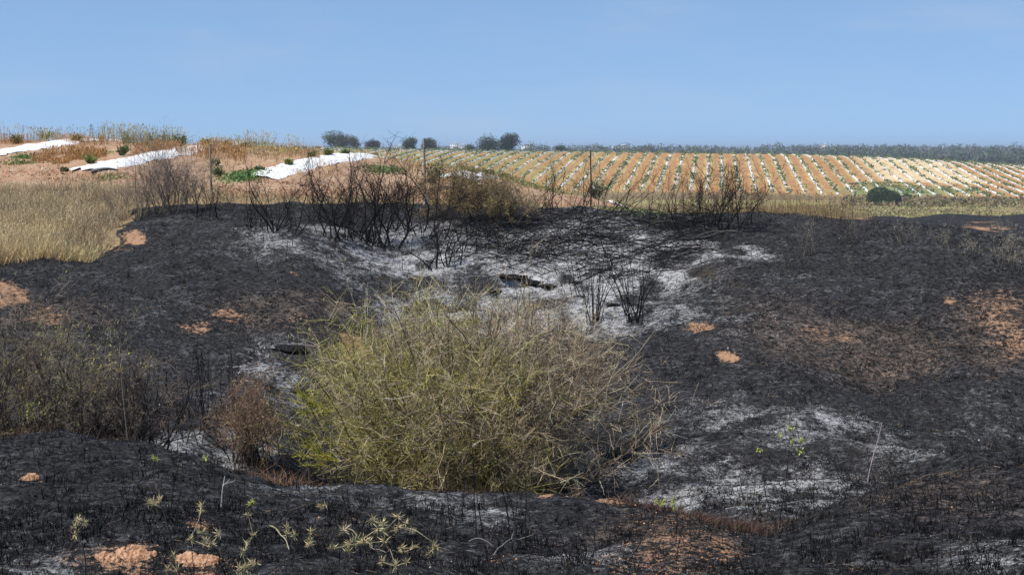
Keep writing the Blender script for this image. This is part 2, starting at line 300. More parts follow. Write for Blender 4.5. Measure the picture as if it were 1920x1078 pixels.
M_BLACK = flat_mat('black_rubber', (.02, .02, .022), (.035, .035, .04), 10, .5, .4)
M_WALL = flat_mat('pale_render', (.6, .58, .55), (.7, .68, .65), .4, .9)
M_STEEL = flat_mat('galvanised_steel', (.16, .15, .17), (.22, .2, .22), 2, .6)
M_GLASS = flat_mat('dark_glass', (.05, .06, .08), (.08, .09, .11), 2, .3)

# ------------------------------------------------------------------ mesh collectors
class Acc:
    def __init__(s): s.v = []; s.f = []; s.fs = []; s.c = []; s.n = 0
    def add(s, V, faces, col):                  # V (n,3); faces (m,k) ints; col (n,3)
        s.v.append(V); s.f.append((faces+s.n)); s.c.append(np.broadcast_to(col, V.shape).astype(float)); s.n += len(V)
    def tubes(s, P, R, col, sides=3):           # P (N,S,3) R (N,S) col (N,3) or (N,S,3)
        N, Sg, _ = P.shape
        if N == 0: return
        T = np.gradient(P, axis=1); T /= np.linalg.norm(T, axis=2, keepdims=True)+1e-9
        ref = rng.normal(size=(N, 1, 3)); a = np.cross(T, ref); a /= np.linalg.norm(a, axis=2, keepdims=True)+1e-9; b = np.cross(T, a)
        col = np.asarray(col, float)
        if col.ndim == 1: col = np.broadcast_to(col, (N, 3))
        if col.ndim == 2: col = np.repeat(col[:, None, :], Sg, 1)
        if sides == 2:
            V = np.stack([P-a*R[..., None], P+a*R[..., None]], 2)
        else:
            th = np.arange(sides)*2*math.pi/sides
            V = P[:, :, None, :]+R[:, :, None, None]*(a[:, :, None, :]*np.cos(th)[None, None, :, None]+b[:, :, None, :]*np.sin(th)[None, None, :, None])
        k = V.shape[2]; idx = np.arange(N*Sg*k).reshape(N, Sg, k)
        if sides == 2:
            Q = np.stack([idx[:, :-1, 0], idx[:, :-1, 1], idx[:, 1:, 1], idx[:, 1:, 0]], -1)
        else:
            nx = np.roll(idx, -1, 2); Q = np.stack([idx[:, :-1], nx[:, :-1], nx[:, 1:], idx[:, 1:]], -1)
        s.add(V.reshape(-1, 3), Q.reshape(-1, 4), np.repeat(col[:, :, None, :], k, 2).reshape(-1, 3))
    def leaves(s, P, D, L, Wd, col):            # diamond leaves: base P, direction D, length L, width Wd
        N = len(P)
        if N == 0: return
        D = D/(np.linalg.norm(D, axis=1, keepdims=True)+1e-9); sd = np.cross(D, rng.normal(size=(N, 3))); sd /= np.linalg.norm(sd, axis=1, keepdims=True)+1e-9
        L = np.broadcast_to(L, N)[:, None]; Wd = np.broadcast_to(Wd, N)[:, None]
        up = np.cross(sd, D)
        V = np.stack([P, P+D*L*.5+sd*Wd*.5+up*L*.06, P+D*L, P+D*L*.5-sd*Wd*.5+up*L*.06], 1); idx = np.arange(N*4).reshape(N, 4)
        col = np.broadcast_to(np.asarray(col, float), (N, 3)); s.add(V.reshape(-1, 3), idx, np.repeat(col, 4, 0))
    def build(s, name, mat, parent=None, smooth=False):
        V = np.concatenate(s.v).astype(np.float32); Fc = s.f; nl = sum(f.size for f in Fc); nf = sum(len(f) for f in Fc)
        loops = np.concatenate([f.ravel() for f in Fc]).astype(np.int32); sizes = np.concatenate([np.full(len(f), f.shape[1]) for f in Fc]).astype(np.int32)
        if parent is not None: V = V-np.array(parent.location, dtype=np.float32)
        me = bpy.data.meshes.new(name); me.vertices.add(len(V)); me.vertices.foreach_set('co', V.ravel())
        me.loops.add(nl); me.loops.foreach_set('vertex_index', loops); me.polygons.add(nf)
        me.polygons.foreach_set('loop_start', np.concatenate([[0], np.cumsum(sizes)[:-1]]).astype(np.int32))
        try: me.polygons.foreach_set('loop_total', sizes)
        except Exception: pass
        if smooth: me.polygons.foreach_set('use_smooth', np.ones(nf, bool))
        me.update(calc_edges=True)
        a = me.attributes.new('col', 'FLOAT_COLOR', 'POINT'); cc = np.ones((len(V), 4), np.float32); cc[:, :3] = np.concatenate(s.c); a.data.foreach_set('color', cc.ravel())
        me.materials.append(mat); o = bpy.data.objects.new(name, me); C.objects.link(o)
        if parent is not None: o.parent = parent
        return o
def tag(o, label=None, cat=None, group=None, kind=None):
    if label: o['label'] = label
    if cat: o['category'] = cat
    if group: o['group'] = group
    if kind: o['kind'] = kind
    return o
def thing(name, loc, label, cat, group=None):
    o = bpy.data.objects.new(name, None); C.objects.link(o); o.location = loc; o.empty_display_size = .2; tag(o, label, cat, group); return o
def copy_tree(o, parent=None):
    c = o.copy(); C.objects.link(c); c.parent = parent
    for ch in list(o.children): copy_tree(ch, c)
    return c
def grow(P0, D0, L, Sg, wob=.2, bias=(0, 0, 0)):
    N = len(P0); P = np.zeros((N, Sg, 3)); P[:, 0] = P0; d = D0/(np.linalg.norm(D0, axis=1, keepdims=True)+1e-9)
    L = np.broadcast_to(L, N)[:, None]
    for i in range(1, Sg):
        d = d+rng.normal(size=(N, 3))*wob+np.asarray(bias); d /= np.linalg.norm(d, axis=1, keepdims=True)+1e-9
        P[:, i] = P[:, i-1]+d*L/(Sg-1)
    return P
def taper(r0, r1, Sg, N):
    r0 = np.broadcast_to(r0, N)[:, None]; t = np.linspace(0, 1, Sg)[None]; return r0*(1-t)+r1*t
def spawn(P, n, t0=.2, t1=1.0, spread=.8, up=0.0, pw=1.0):
    N, Sg, _ = P.shape; i = rng.integers(0, N, n); t = (t0+(t1-t0)*rng.random(n)**pw)*(Sg-1); j = np.minimum(t.astype(int), Sg-2); f = (t-j)[:, None]
    p = P[i, j]*(1-f)+P[i, j+1]*f; d = P[i, j+1]-P[i, j]; d /= np.linalg.norm(d, axis=1, keepdims=True)+1e-9
    d = d+rng.normal(size=(n, 3))*spread; d[:, 2] += up; return p, d, i
def vary(c, n, s=.25, h=.06):
    c = np.asarray(c, float); return np.clip(c[None]*(1+rng.normal(size=(n, 1))*s)*(1+rng.normal(size=(n, 3))*h), .002, .9)
def box(A, c, sx, sy, sz, col=(1, 1, 1), rz=0.0, tp=1.0):
    v = np.array([[a, b, z] for z in (0, 1) for (a, b) in ((-1, -1), (1, -1), (1, 1), (-1, 1))], float); v[4:, :2] *= tp
    v = v*np.array([sx/2, sy/2, sz]); ca, sa = math.cos(rz), math.sin(rz); v = np.stack([v[:, 0]*ca-v[:, 1]*sa, v[:, 0]*sa+v[:, 1]*ca, v[:, 2]], 1)+np.array(c)
    A.add(v, np.array([[3, 2, 1, 0], [4, 5, 6, 7], [0, 1, 5, 4], [1, 2, 6, 5], [2, 3, 7, 6], [3, 0, 4, 7]]), np.array(col, float))

# ------------------------------------------------------------------ the ground sheet
def build_ground():
    ys = np.concatenate([np.linspace(-8, 4.9, 20), np.exp(np.linspace(math.log(5), math.log(60), 640)), np.exp(np.linspace(math.log(60), math.log(11000), 340))[1:]])
    us = np.linspace(-1, 1, 430); us = .55*us+.45*us**3*1.0
    Yg, U = np.meshgrid(ys, us, indexing='ij'); X = U*(7+.62*np.maximum(Yg, 0)*1.0)
    Z = ground(X, Yg); m = masks(X, Yg)
    nr, nc = Yg.shape; V = np.stack([X, Yg, Z], -1).reshape(-1, 3).astype(np.float32); idx = np.arange(nr*nc).reshape(nr, nc)
    Q = np.stack([idx[:-1, :-1], idx[:-1, 1:], idx[1:, 1:], idx[1:, :-1]], -1).reshape(-1, 4).astype(np.int32)
    me = bpy.data.meshes.new('ground'); me.vertices.add(len(V)); me.vertices.foreach_set('co', V.ravel()); me.loops.add(Q.size); me.loops.foreach_set('vertex_index', Q.ravel())
    me.polygons.add(len(Q)); me.polygons.foreach_set('loop_start', np.arange(0, Q.size, 4, dtype=np.int32))
    try: me.polygons.foreach_set('loop_total', np.full(len(Q), 4, np.int32))
    except Exception: pass
    me.polygons.foreach_set('use_smooth', np.ones(len(Q), bool)); me.update(calc_edges=True)
    for k, v in m.items():
        a = me.attributes.new('m_'+k, 'FLOAT', 'POINT'); a.data.foreach_set('value', np.broadcast_to(v, X.shape).astype(np.float32).ravel())
    me.materials.append(M_GROUND); o = bpy.data.objects.new('ground', me); C.objects.link(o); tag(o, kind='structure')
    o['label'] = 'rolling ground, burnt black in front, with brown striped fields beyond'
build_ground()

# ------------------------------------------------------------------ scatter helpers
def scatter(n, Y0, Y1, px0=-250, px1=2170, pw=1.0):
    Y = Y0*(Y1/Y0)**(rng.random(n)**pw); px = px0+(px1-px0)*rng.random(n); x = (px-CX)/F*Y; return x, Y
def blades(A, x, Y, h, r, col, lean=.25, Sg=3, wob=.12, droop=-.05, tip=.2, z0=-.01, leanv=(0, 0)):
    n = len(x)
    if n == 0: return None
    P0 = np.stack([x, Y, ground(x, Y)+z0], 1); D = np.stack([rng.normal(size=n)*lean+leanv[0], rng.normal(size=n)*lean+leanv[1], np.ones(n)], 1)
    P = grow(P0, D, h, Sg, wob, (0, 0, droop)); R = taper(r, 0, Sg, n)+np.broadcast_to(r, n)[:, None]*tip
    A.tubes(P, R, col, 2); return P

# ------------------------------------------------------------------ stuff on the burn: stubble, litter, ash flakes
def burnt_cover():
    A = Acc()
    x, Y = scatter(100000, 6.3, 15.5); m = masks(x, Y)          # near stubble, in tufts
    tuft = fbm(x/.16+9, Y/.2, 2)+.5*fbm(x/1.5, Y/1.5, 2); k = (m['burn'] > .5)*(m['soil'] < .45)*(tuft > .12); x, Y = x[k], Y[k]
    blades(A, x, Y, .022+.065*rng.random(len(x))**2.6, .0016+.0026*rng.random(len(x)), vary((.008, .008, .009), len(x), .4), .35)
    x, Y = scatter(1500, 6.3, 15); m = masks(x, Y); k = m['burn'] > .5; x, Y = x[k], Y[k]
    blades(A, x, Y, .06+.10*rng.random(len(x)), .0022, vary((.012, .011, .011), len(x), .4), .2)
    x, Y = scatter(70000, 15, 39); m = masks(x, Y); k = (m['burn'] > .5)*(fbm(x/.3+9, Y/.4, 2) > .08)*(m['soil'] < .5)*(rng.random(len(x)) > m['ash']*.55); x, Y = x[k], Y[k]
    blades(A, x, Y, .03+.09*rng.random(len(x))**2, .003+.003*rng.random(len(x)), vary((.009, .009, .010), len(x), .45), .5)
    A.build('charred_stubble', M_CHAR); o = C.objects[-1] if False else bpy.data.objects['charred_stubble']
    tag(o, 'short charred grass stubble covering the burnt slopes', 'stubble', kind='stuff')
    A = Acc()                                                  # fallen stalks and ash threads lying flat
    def lying(n, Y0, Y1, L, r, cols, probs, keep=None, tilt=.12):
        x, Y = scatter(n, Y0, Y1); m = masks(x, Y); k = m['burn'] > .5
        if keep is not None: k = k*keep(m, x, Y)
        x, Y = x[k], Y[k]; nn = len(x); P0 = np.stack([x, Y, ground(x, Y)+.012], 1); th = rng.random(nn)*6.283; fl = fbm(x/2.2, Y/2.2+50, 2)*2.5
        th = np.where(rng.random(nn) < .6, fl+rng.normal(size=nn)*.5, th)
        D = np.stack([np.cos(th), np.sin(th), np.zeros(nn)], 1); Ln = L*(.4+rng.random(nn)); E = P0+D*Ln[:, None]; E[:, 2] = ground(E[:, 0], E[:, 1])+.012+np.abs(rng.normal(size=nn))*Ln*tilt
        Mi = (P0+E)/2+rng.normal(size=(nn, 3))*Ln[:, None]*.03; Mi[:, 2] += Ln*.03
        P = np.stack([P0, Mi, E], 1); ci = rng.choice(len(cols), nn, p=probs); cc = np.array(cols)[ci]*(1+rng.normal(size=(nn, 1))*.3)
        A.tubes(P, taper(r, r*.4, 3, nn), np.clip(cc, .003, .8), 2)
    dk = [(.012, .012, .013), (.03, .03, .033), (.09, .09, .095), (.17, .17, .175), (.15, .105, .07)]
    lying(42000, 6.3, 14.5, .04, .0014, dk, [.42, .34, .16, .03, .05])
    lying(42000, 14.5, 38, .09, .0028, dk, [.42, .32, .17, .03, .06])
    lying(60000, 24, 38.5, .13, .0035, [(.010, .010, .011), (.04, .04, .042), (.5, .5, .51)], [.78, .14, .08], lambda m, x, Y: m['ash'] > .25)
    lying(12000, 14, 24, .09, .003, [(.012, .012, .013), (.05, .05, .052), (.4, .4, .41)], [.76, .16, .08], lambda m, x, Y: m['ash'] > .25)
    lying(26000, 14, 38, .10, .003, [(.24, .17, .11), (.14, .10, .07), (.04, .03, .025)], [.3, .35, .35], lambda m, x, Y: (m['brown'] > .35))
    for n_, Ya, Yb, hh, rr_ in ((1500, 6.5, 14, .05, .0016), (2600, 14.5, 38, .11, .0035)):
        tx_, tY = scatter(n_, Ya, Yb); m = masks(tx_, tY); k = (m['burn'] > .5); tx_, tY = tx_[k], tY[k]; cs = np.array([(.009, .009, .009), (.05, .045, .04), (.12, .10, .08)])[rng.choice(3, len(tx_), p=[.6, .28, .12])]; sz = .5+rng.random(len(tx_))**2*1.3
        i = np.repeat(np.arange(len(tx_)), 20); nb_ = len(i); ox, oy = rng.normal(size=nb_)*hh*.35*sz[i], rng.normal(size=nb_)*hh*.35*sz[i]
        blades(A, tx_[i]+ox, tY[i]+oy, hh*sz[i]*(.4+.9*rng.random(nb_)), rr_, np.clip(cs[i]*(1+rng.normal(size=(nb_, 1))*.35), .004, .5), .75, 3, .15, -.1)
    o = A.build('burnt_litter', M_CHAR); tag(o, 'fallen burnt stalks and pale ash threads lying on the black ground', 'litter', kind='stuff')
    A = Acc()                                                  # ash flakes and soil crumbs
    for n, Y0, Y1, s, c, kf in ((12000, 6.3, 15, .0035, (.40, .40, .41), lambda m: rng.random(len(m['ash'])) < .1+m['ash']), (6000, 15, 39, .009, (.45, .45, .45), lambda m: rng.random(len(m['ash'])) < .04+m['ash']),
                               (20000, 6.3, 14, .0055, (.36, .19, .10), lambda m: m['soil'] > .3), (16000, 15, 39, .013, (.38, .23, .15), lambda m: m['soil'] > .35), (12000, 6.3, 39, .012, (.012, .012, .013), lambda m: m['ash'] < 9), (16000, 6.3, 12.5, .006, (.34, .185, .105), lambda m: (m['soil'] > .38)), (12000, 6.3, 12.5, .007, (.02, .018, .017), lambda m: (m['soil'] > .25))):
        x, Y = scatter(n, Y0, Y1); m = masks(x, Y); k = (m['burn'] > .4)*kf(m); x, Y = x[k], Y[k]; nn = len(x); P = np.stack([x, Y, ground(x, Y)], 1)
        tet = np.array([[1, 0, -.2], [-.5, .87, -.2], [-.5, -.87, -.2], [0, 0, .55]]); q = s*(.4+rng.random(nn)**2*1.4)
        V = P[:, None, :]+(tet[None]+rng.normal(size=(nn, 4, 3))*.3)*q[:, None, None]; idx = np.arange(nn*4).reshape(nn, 4)
        Fc = np.concatenate([idx[:, [0, 1, 3]], idx[:, [1, 2, 3]], idx[:, [2, 0, 3]]]); A.add(V.reshape(-1, 3), Fc, np.repeat(vary(c, nn, .25), 4, 0))
    o = A.build('ash_flakes_and_crumbs', M_CHAR); tag(o, 'ash flakes, charcoal bits and soil crumbs strewn over the burn', 'debris', kind='stuff')
burnt_cover()

# ------------------------------------------------------------------ dry grass
def dry_grass():
    A = Acc()
    x, Y = scatter(125000, 28, 43, -400, 420); m = masks(x, Y); px, py = proj(x, Y, base_z(x, Y))
    k = ((m['grass'] > .12)*(Y < 41)+((px < 440)*(Y > np.interp(px, PG, KY[9])+.2)*(Y < 42.5+fbm(x/1.5, Y/1.5, 2)*1.5)*(rng.random(len(x)) < .22)*(m['burn'] < .4))) > 0; x, Y, py = x[k], Y[k], py[k]
    gz = fbm(x/1.8+5, Y/1.8, 3); up = sm(29.5, 36, Y+gz*2.5)[:, None]
    c = (1-up)*np.array([.78, .57, .28])+up*np.array([.54, .42, .25]); tw = (sm(-.05, .25, fbm(x/1.1, Y/1.1+70, 3))*.55)[:, None]; c = c*(1-tw)+np.array([.22, .17, .125])*tw
    c = c*(1+rng.normal(size=(len(x), 1))*.34); P = blades(A, x, Y, (.14+.32*rng.random(len(x)))*(1+.6*gz), .0035+.003*rng.random(len(x)), np.clip(c, .01, .8), .34, 4, .15, -.08)
    k = rng.random(len(x)) < .25; A.leaves(P[k, -1], P[k, -1]-P[k, -2], .05, .014, np.clip(c[k]*1.15, 0, .8))
    o = A.build('dry_grass', M_STRAW); tag(o, 'pale dry standing grass on the unburnt bank at far left', 'grass', kind='stuff')
    A = Acc()                                                   # strip of dead stems right behind the scorched rim
    x, Y = scatter(26000, 35.5, 46, 380, 1640); px, py = proj(x, Y, base_z(x, Y)); rim = np.interp(px, PG, KY[9])
    dens = np.interp(px, [380, 430, 700, 900, 1150, 1300, 1380, 1560, 1640], [.5, .35, .25, .22, .35, .6, .9, .8, .05])
    k = (Y > rim+.25)*(Y < rim+.25+np.interp(px, [380, 1150, 1300, 1640], [2.6, 1.6, 3.0, 4.5])+fbm(x, Y, 2)*.5)*(rng.random(len(x)) < dens); x, Y, px = x[k], Y[k], px[k]
    mx = rng.random((len(x), 1)) < .5; c = np.where(mx, [[.34, .22, .11]], [[.24, .15, .08]])*(1+rng.normal(size=(len(x), 1))*.25); g = (rng.random((len(x), 1)) < .12); c = np.where(g, [[.20, .20, .07]], c)
    h = np.interp(px, [380, 1100, 1350, 1500, 1640], [.22, .22, .42, .50, .32])*(.4+rng.random(len(x))); P = blades(A, x, Y, h, .004, np.clip(c, .01, .8), .16, 4, .1, -.02)
    k = rng.random(len(x)) < .4; A.leaves(P[k, -1], P[k, -1]-P[k, -2]+rng.normal(size=(k.sum(), 3))*.02, .07, .02, np.clip(c[k]*1.15, 0, .8))
    o = A.build('dry_stems', M_STRAW); tag(o, 'tawny dead stems standing in a strip behind the burnt rim', 'dry weeds', kind='stuff')
    # golden weeds and skyline grasses in the near field
    A = Acc()
    def patch(n, px0, px1, Ya, Yb, h, c, r=.004, lean=.18, seed=0, thr=-.1, heads=.4, hc=1.2):
        x, Y = scatter(n, Ya, Yb, px0, px1); k = fbm(x/.8+seed, Y/1.6, 3) > thr; x, Y = x[k], Y[k]; nn = len(x)
        cc = vary(c, nn, .22); P = blades(A, x, Y, h*(.45+.6*rng.random(nn)), r, cc, lean, 4, .09, -.02, .35); k = rng.random(nn) < heads
        A.leaves(P[k, -1]-(P[k, -1]-P[k, -2])*.5, P[k, -1]-P[k, -2]+rng.normal(size=(k.sum(), 3))*.015, .10, .03, np.clip(cc[k]*hc, 0, .8))
    gold = (.40, .22, .085)
    patch(4200, 60, 200, 49.5, 53.5, .28, gold, seed=1, thr=.0); patch(7500, 100, 460, 52.5, 58.5, .30, gold, seed=2, thr=-.05); patch(2600, 380, 640, 47.5, 54, .14, (.46, .32, .17), seed=21, thr=.1); patch(3000, -200, 420, 43, 49, .12, (.42, .28, .15), seed=22, thr=.12); patch(1000, 60, 130, 48.3, 50, .2, gold, seed=3, thr=.1)
    patch(2600, 380, 600, 53, 59.5, .30, (.42, .27, .12), seed=4); patch(900, -100, 60, 57, 60, .35, gold, seed=5, thr=0); patch(1800, 380, 560, 56, 61, .25, (.3, .28, .1), seed=6)
    patch(700, 680, 850, 52, 60, .3, (.38, .26, .1), seed=7); patch(1500, 830, 1150, 47, 57, .2, (.36, .30, .12), seed=8, thr=.15)
    patch(260, -120, 66, 59, 62, .75, (.42, .36, .18), .005, .13, 11, -.1, .9); patch(150, 60, 118, 59, 62, .62, (.4, .35, .18), .005, .15, 12, -.2, .9); patch(500, 190, 345, 58.5, 62, .8, (.42, .36, .18), .005, .16, 13, -.3, .9)
    patch(90, 118, 200, 59, 61, .6, (.24, .26, .11), .005, .2, 14, -.3, .6); patch(220, 460, 565, 60, 63, .62, (.42, .37, .2), .005, .16, 15, -.2, .9); patch(120, 345, 460, 59, 62, .4, (.25, .27, .11), .005, .2, 16, -.2, .6)
    patch(900, 230, 330, 58, 60, .5, (.22, .20, .075), .005, .2, 17, -.1, .4)
    o = A.build('golden_weeds', M_STRAW); tag(o, 'golden brown weeds and seeded grasses between the white plastic beds', 'dry weeds', kind='stuff')
    A = Acc()                                                   # low green creepers in patches
    for (px, py, rx, ry, n, c) in ((35, 307, 22, 2, 250, (.12, .15, .05)), (48, 297, 18, 2, 300, (.10, .16, .045)), (175, 290, 20, 4, 700, (.13, .17, .05)), (455, 333, 30, 6, 1300, (.10, .18, .05)), (720, 320, 28, 7, 900, (.13, .17, .06)), (205, 334, 20, 3, 350, (.16, .17, .06)), (1000, 340, 60, 12, 900, (.17, .19, .07)), (930, 320, 60, 8, 1600, (.17, .21, .06)), (1190, 330, 60, 8, 400, (.12, .16, .06))):
        cx, cy, cz = hit(px, py, 38, 70); n2 = n; x = cx+rng.normal(size=n2)*rx/F*cy*.6; Y = cy+rng.normal(size=n2)*.9*ry/6; n2 = n; P = np.stack([x, Y, ground(x, Y)+.01+.04*rng.random(n2)], 1)
        D = rng.normal(size=(n2, 3)); D[:, 2] = np.abs(D[:, 2])*.6; A.leaves(P, D, .08, .05, vary(np.array(c)*1.5, n2, .3))
    x, Y = scatter(5000, 405, 475, 1580, 2100); P = np.stack([x, Y, ground(x, Y)+.2+.6*rng.random(len(x))], 1); D = rng.normal(size=(len(x), 3)); A.leaves(P, D, .8, .6, vary((.22, .18, .085), len(x), .35, .12))
    for n_, a_, b_, c_, t_ in ((7000, 300, 372, (.36, .33, .13), -.1), (3500, 372, 410, (.30, .28, .12), .0), (2500, 300, 400, (.20, .22, .08), .12), (2500, 330, 480, (.27, .19, .10), .05)):
        x, Y = scatter(n_, a_, b_, 1500, 2100); k = fbm(x/9+n_, Y/14, 3) > t_; x, Y = x[k], Y[k]; P = np.stack([x, Y, ground(x, Y)+.05+.3*rng.random(len(x))], 1); D = rng.normal(size=(len(x), 3))*[1, 1, .6]; A.leaves(P, D, .55, .4, vary(c_, len(x), .3, .1))
    o = A.build('creeping_weeds', M_LEAF); tag(o, 'low green creeping weeds growing in patches on the fields', 'weeds', kind='stuff')
    A = Acc(); x, Y = scatter(5200, 41, 46.3, -250, 1100); k = fbm(x/1.3, Y/1.3, 3) > -.05; x, Y = x[k], Y[k]; nn = len(x); P = np.stack([x, Y, ground(x, Y)], 1)
    tet = np.array([[1, 0, -.2], [-.5, .87, -.2], [-.5, -.87, -.2], [0, 0, .8]]); q = .03+.05*rng.random(nn)**3; V = P[:, None, :]+(tet[None]+rng.normal(size=(nn, 4, 3))*.3)*q[:, None, None]; idx = np.arange(nn*4).reshape(nn, 4)
    A.add(V.reshape(-1, 3), np.concatenate([idx[:, [0, 1, 3]], idx[:, [1, 2, 3]], idx[:, [2, 0, 3]]]), np.repeat(vary((.30, .165, .10), nn, .25), 4, 0))
    o = A.build('soil_clods', M_WOOD); tag(o, 'loose brown clods on the ploughed headland', 'clods', kind='stuff')
dry_grass()

# ------------------------------------------------------------------ plastic mulch beds
def strip(c0, Y0, Y1, step, wdt, lift, name, label, cat, group, gaps=0.0, frayed=.0, dome=.05, seed=0, side=0.0, zdip=None):
    Ys = np.arange(Y0, Y1+step*.5, step); nn = len(Ys); wn = fbm(Ys/3.0+seed*7.7, Ys*0+seed*3.1, 3); wl = wdt*(1+frayed*fbm(Ys/.7+seed, Ys*0+2.2, 3)); wr = wdt*(1+frayed*fbm(Ys/.7-seed, Ys*0+9.2, 3))
    if frayed > .1: wl[0] *= .55; wl[1] *= .8; wr[0] *= .8
    nc = 7; t = np.linspace(-1, 1, nc); cx = c0+.126*Ys+wn*.12+side
    X = cx[:, None]+np.where(t < 0, t[None]*wl[:, None]/2, t[None]*wr[:, None]/2); Yg = np.repeat(Ys[:, None], nc, 1)+(rng.normal(size=(nn, nc))*.12*(np.arange(nn) == 0)[:, None] if frayed > .1 else 0)
    Z = ground(X, Yg)+lift+dome*(1-t[None]**2)+(fbm(X/.3, Yg/.4, 3)*.05 if frayed > .1 else 0); Z[:, [0, -1]] -= lift*.9
    idx = np.arange(nn*nc).reshape(nn, nc); Q = np.stack([idx[:-1, :-1], idx[:-1, 1:], idx[1:, 1:], idx[1:, :-1]], -1)
    if gaps:
        g = fbm(Ys[:-1, None]/2.2+seed*5.3, t[None, :-1]*1.2+seed*9.7, 3)+.25*fbm(Ys[:-1, None]/30+seed, t[None, :-1]*.2, 2) > gaps; Q = Q[~g]
    else: Q = Q.reshape(-1, 4)
    A = Acc(); A.add(np.stack([X, Yg, Z], -1).reshape(-1, 3), Q.reshape(-1, 4), np.array([.8, .8, .8])); o = A.build(name, M_PLASTIC, None, True); return tag(o, label, cat, group)
NG = 'white plastic mulch sheets ending at the headland'
near_rows = [(-23, 46.5, 'white plastic mulch sheet at the far left edge of the near field'), (-18, 46.3, 'white plastic mulch sheet with a torn folded end left of the grey twiggy shrub'),
             (-13, 46.4, 'white plastic mulch sheet behind the blackened shrubs, between two fence posts'), (-8, 49.5, 'short white plastic mulch sheet beside the half green tamarisk'), (-3, 48.5, 'scrap of white plastic mulch sheet right of the tallest fence post')]
for i, (c0, Y0, lab) in enumerate(near_rows): strip(c0, Y0, 62 if i < 3 else Y0+(6 if i == 3 else 4), .2, 1.25 if i < 4 else .6, .03, 'plastic_mulch_sheet', lab, 'plastic sheet', NG, 0, .25, .015, i+1)
for n in range(-38, 36):
    c0 = -3+5*n; rr = np.random.default_rng(n+100); gp = .10+.24*rr.random()
    if n < -3: gp -= .06*min(1, (-3-n)/8)
    q = CX+F*(.126+c0/590); zl = ['hidden behind the left plateau', 'between the leftmost eucalyptus and the tallest post', 'between the tallest post and the dark tree clump', 'between the dark tree clump and the rusty post', 'between the rusty post and the big burnt shrub', 'behind the big burnt shrub', 'between the big burnt shrub and the pale earth', 'crossing the pale earth above the round bush', 'at the right edge beyond the pale earth'][int(np.searchsorted([600, 795, 930, 1107, 1290, 1430, 1610, 1770], q))]
    strip(c0, 489+3*rr.random(), 689, 1.0, .85, .12, 'plastic_mulch_strip', 'white mulch strip '+zl, 'plastic strip', 'white mulch strips of the far field', gp, .05, .12, n+100)
A = Acc()
for n in range(-38, 36):
    c0 = -3+5*n; rr = np.random.default_rng(n+400); amt = .45+.65*rr.random(); k = int(700*amt); Y = 488+202*rng.random(k); g = fbm(Y/5+n*3.3, Y*0+n, 3); Y = Y[g > -.12+.12*rr.random()]; k = len(Y)
    x = c0+.126*Y+(-.25+.5*rr.random())+rng.normal(size=k)*.42; P = np.stack([x, Y, ground(x, Y)+.25+.2*rng.random(k)], 1); D = rng.normal(size=(k, 3)); D[:, 2] = np.abs(D[:, 2])*.5+.1
    A.leaves(P, D, .6+.4*rng.random(k), .5, vary((.17, .21, .065), k, .25, .08))
x, Y = scatter(3500, 490, 540, 1580, 2050); m = masks(x, Y); k = (m['green'] > .2)*(fbm(x/6, Y/9, 2) > 0); x, Y = x[k], Y[k]; P = np.stack([x, Y, ground(x, Y)+.1], 1); A.leaves(P, rng.normal(size=(len(x), 3))*[1, 1, .2], .9, .7, vary((.13, .20, .07), len(x), .3))
o = A.build('crop_vines', M_LEAF); tag(o, 'dark green crop vines creeping along the plastic strips of the far field', 'crop', kind='stuff')

# ------------------------------------------------------------------ shrubs
def shrub(name, label, cat, loc, H, Wd, nst, n1, n2, r0, col, tipcol, group=None, base=.12, n3=0, leafn=0, leafc=None, wob=.16, lean=(0, 0), split=.7, upb=.05, l1=.45, l2=.22, leafL=.03, twigr=.3, matl=None, Sg=7, t0=.25, hk=1.0):
    root = thing(name, loc, label, cat, group) if name else None
    P0 = np.array(loc)+np.stack([rng.normal(size=nst)*base*Wd, rng.normal(size=nst)*base*Wd, np.full(nst, -.03)], 1)
    th = rng.random(nst)*6.283; sp = Wd/2/H*(.25+.9*rng.random(nst)); D = np.stack([np.cos(th)*sp+lean[0], np.sin(th)*sp*.8+lean[1], np.ones(nst)], 1)
    L = H*hk*(.6+.45*rng.random(nst))*np.sqrt(1+sp**2*.5); A = Acc(); P = grow(P0, D, L, Sg, wob, (0, 0, upb)); g0 = ground(P[..., 0], P[..., 1])
    R = taper(r0*(.6+.6*rng.random(nst)), r0*.22, Sg, nst); A.tubes(P, R, vary(col, nst, .2), 5)
    p, d, i = spawn(P, n1, t0, 1, split, .12); Q1 = grow(p, d, H*l1*(.5+rng.random(n1)), 5, wob*1.1, (0, 0, upb)); A.tubes(Q1, taper(r0*twigr, r0*.12, 5, n1), vary(col, n1, .2), 4)
    tag(A.build('branches', matl or M_CHAR, root), kind='stuff')
    B = Acc(); mixc = np.array(tipcol); allq = np.concatenate([Q1])
    p, d, i = spawn(Q1, n2, .15, 1, split*1.1, .08); Q2 = grow(p, d, H*l2*(.4+rng.random(n2)), 4, wob*1.3, (0, 0, upb*.5)); B.tubes(Q2, taper(r0*twigr*.45, r0*.07, 4, n2), vary(mixc, n2, .25), 3)
    if n3:
        p, d, i = spawn(Q2, n3, .1, 1, split*1.3, 0); Q3 = grow(p, d, H*l2*.4*(.4+rng.random(n3)), 3, wob, (0, 0, 0)); B.tubes(Q3, taper(r0*.12, r0*.05, 3, n3), vary(mixc, n3, .25), 2)
    tag(B.build('twigs', matl or M_CHAR, root), kind='stuff')
    if leafn:
        Lf = Acc(); p, d, i = spawn(Q2 if not n3 else Q3, leafn, .1, 1, 1.0, .1); Lf.leaves(p, d, leafL*(.6+.8*rng.random(leafn)), leafL*.45, vary(leafc, leafn, .28, .1)); tag(Lf.build('foliage', M_LEAF, root), kind='stuff')
    return root
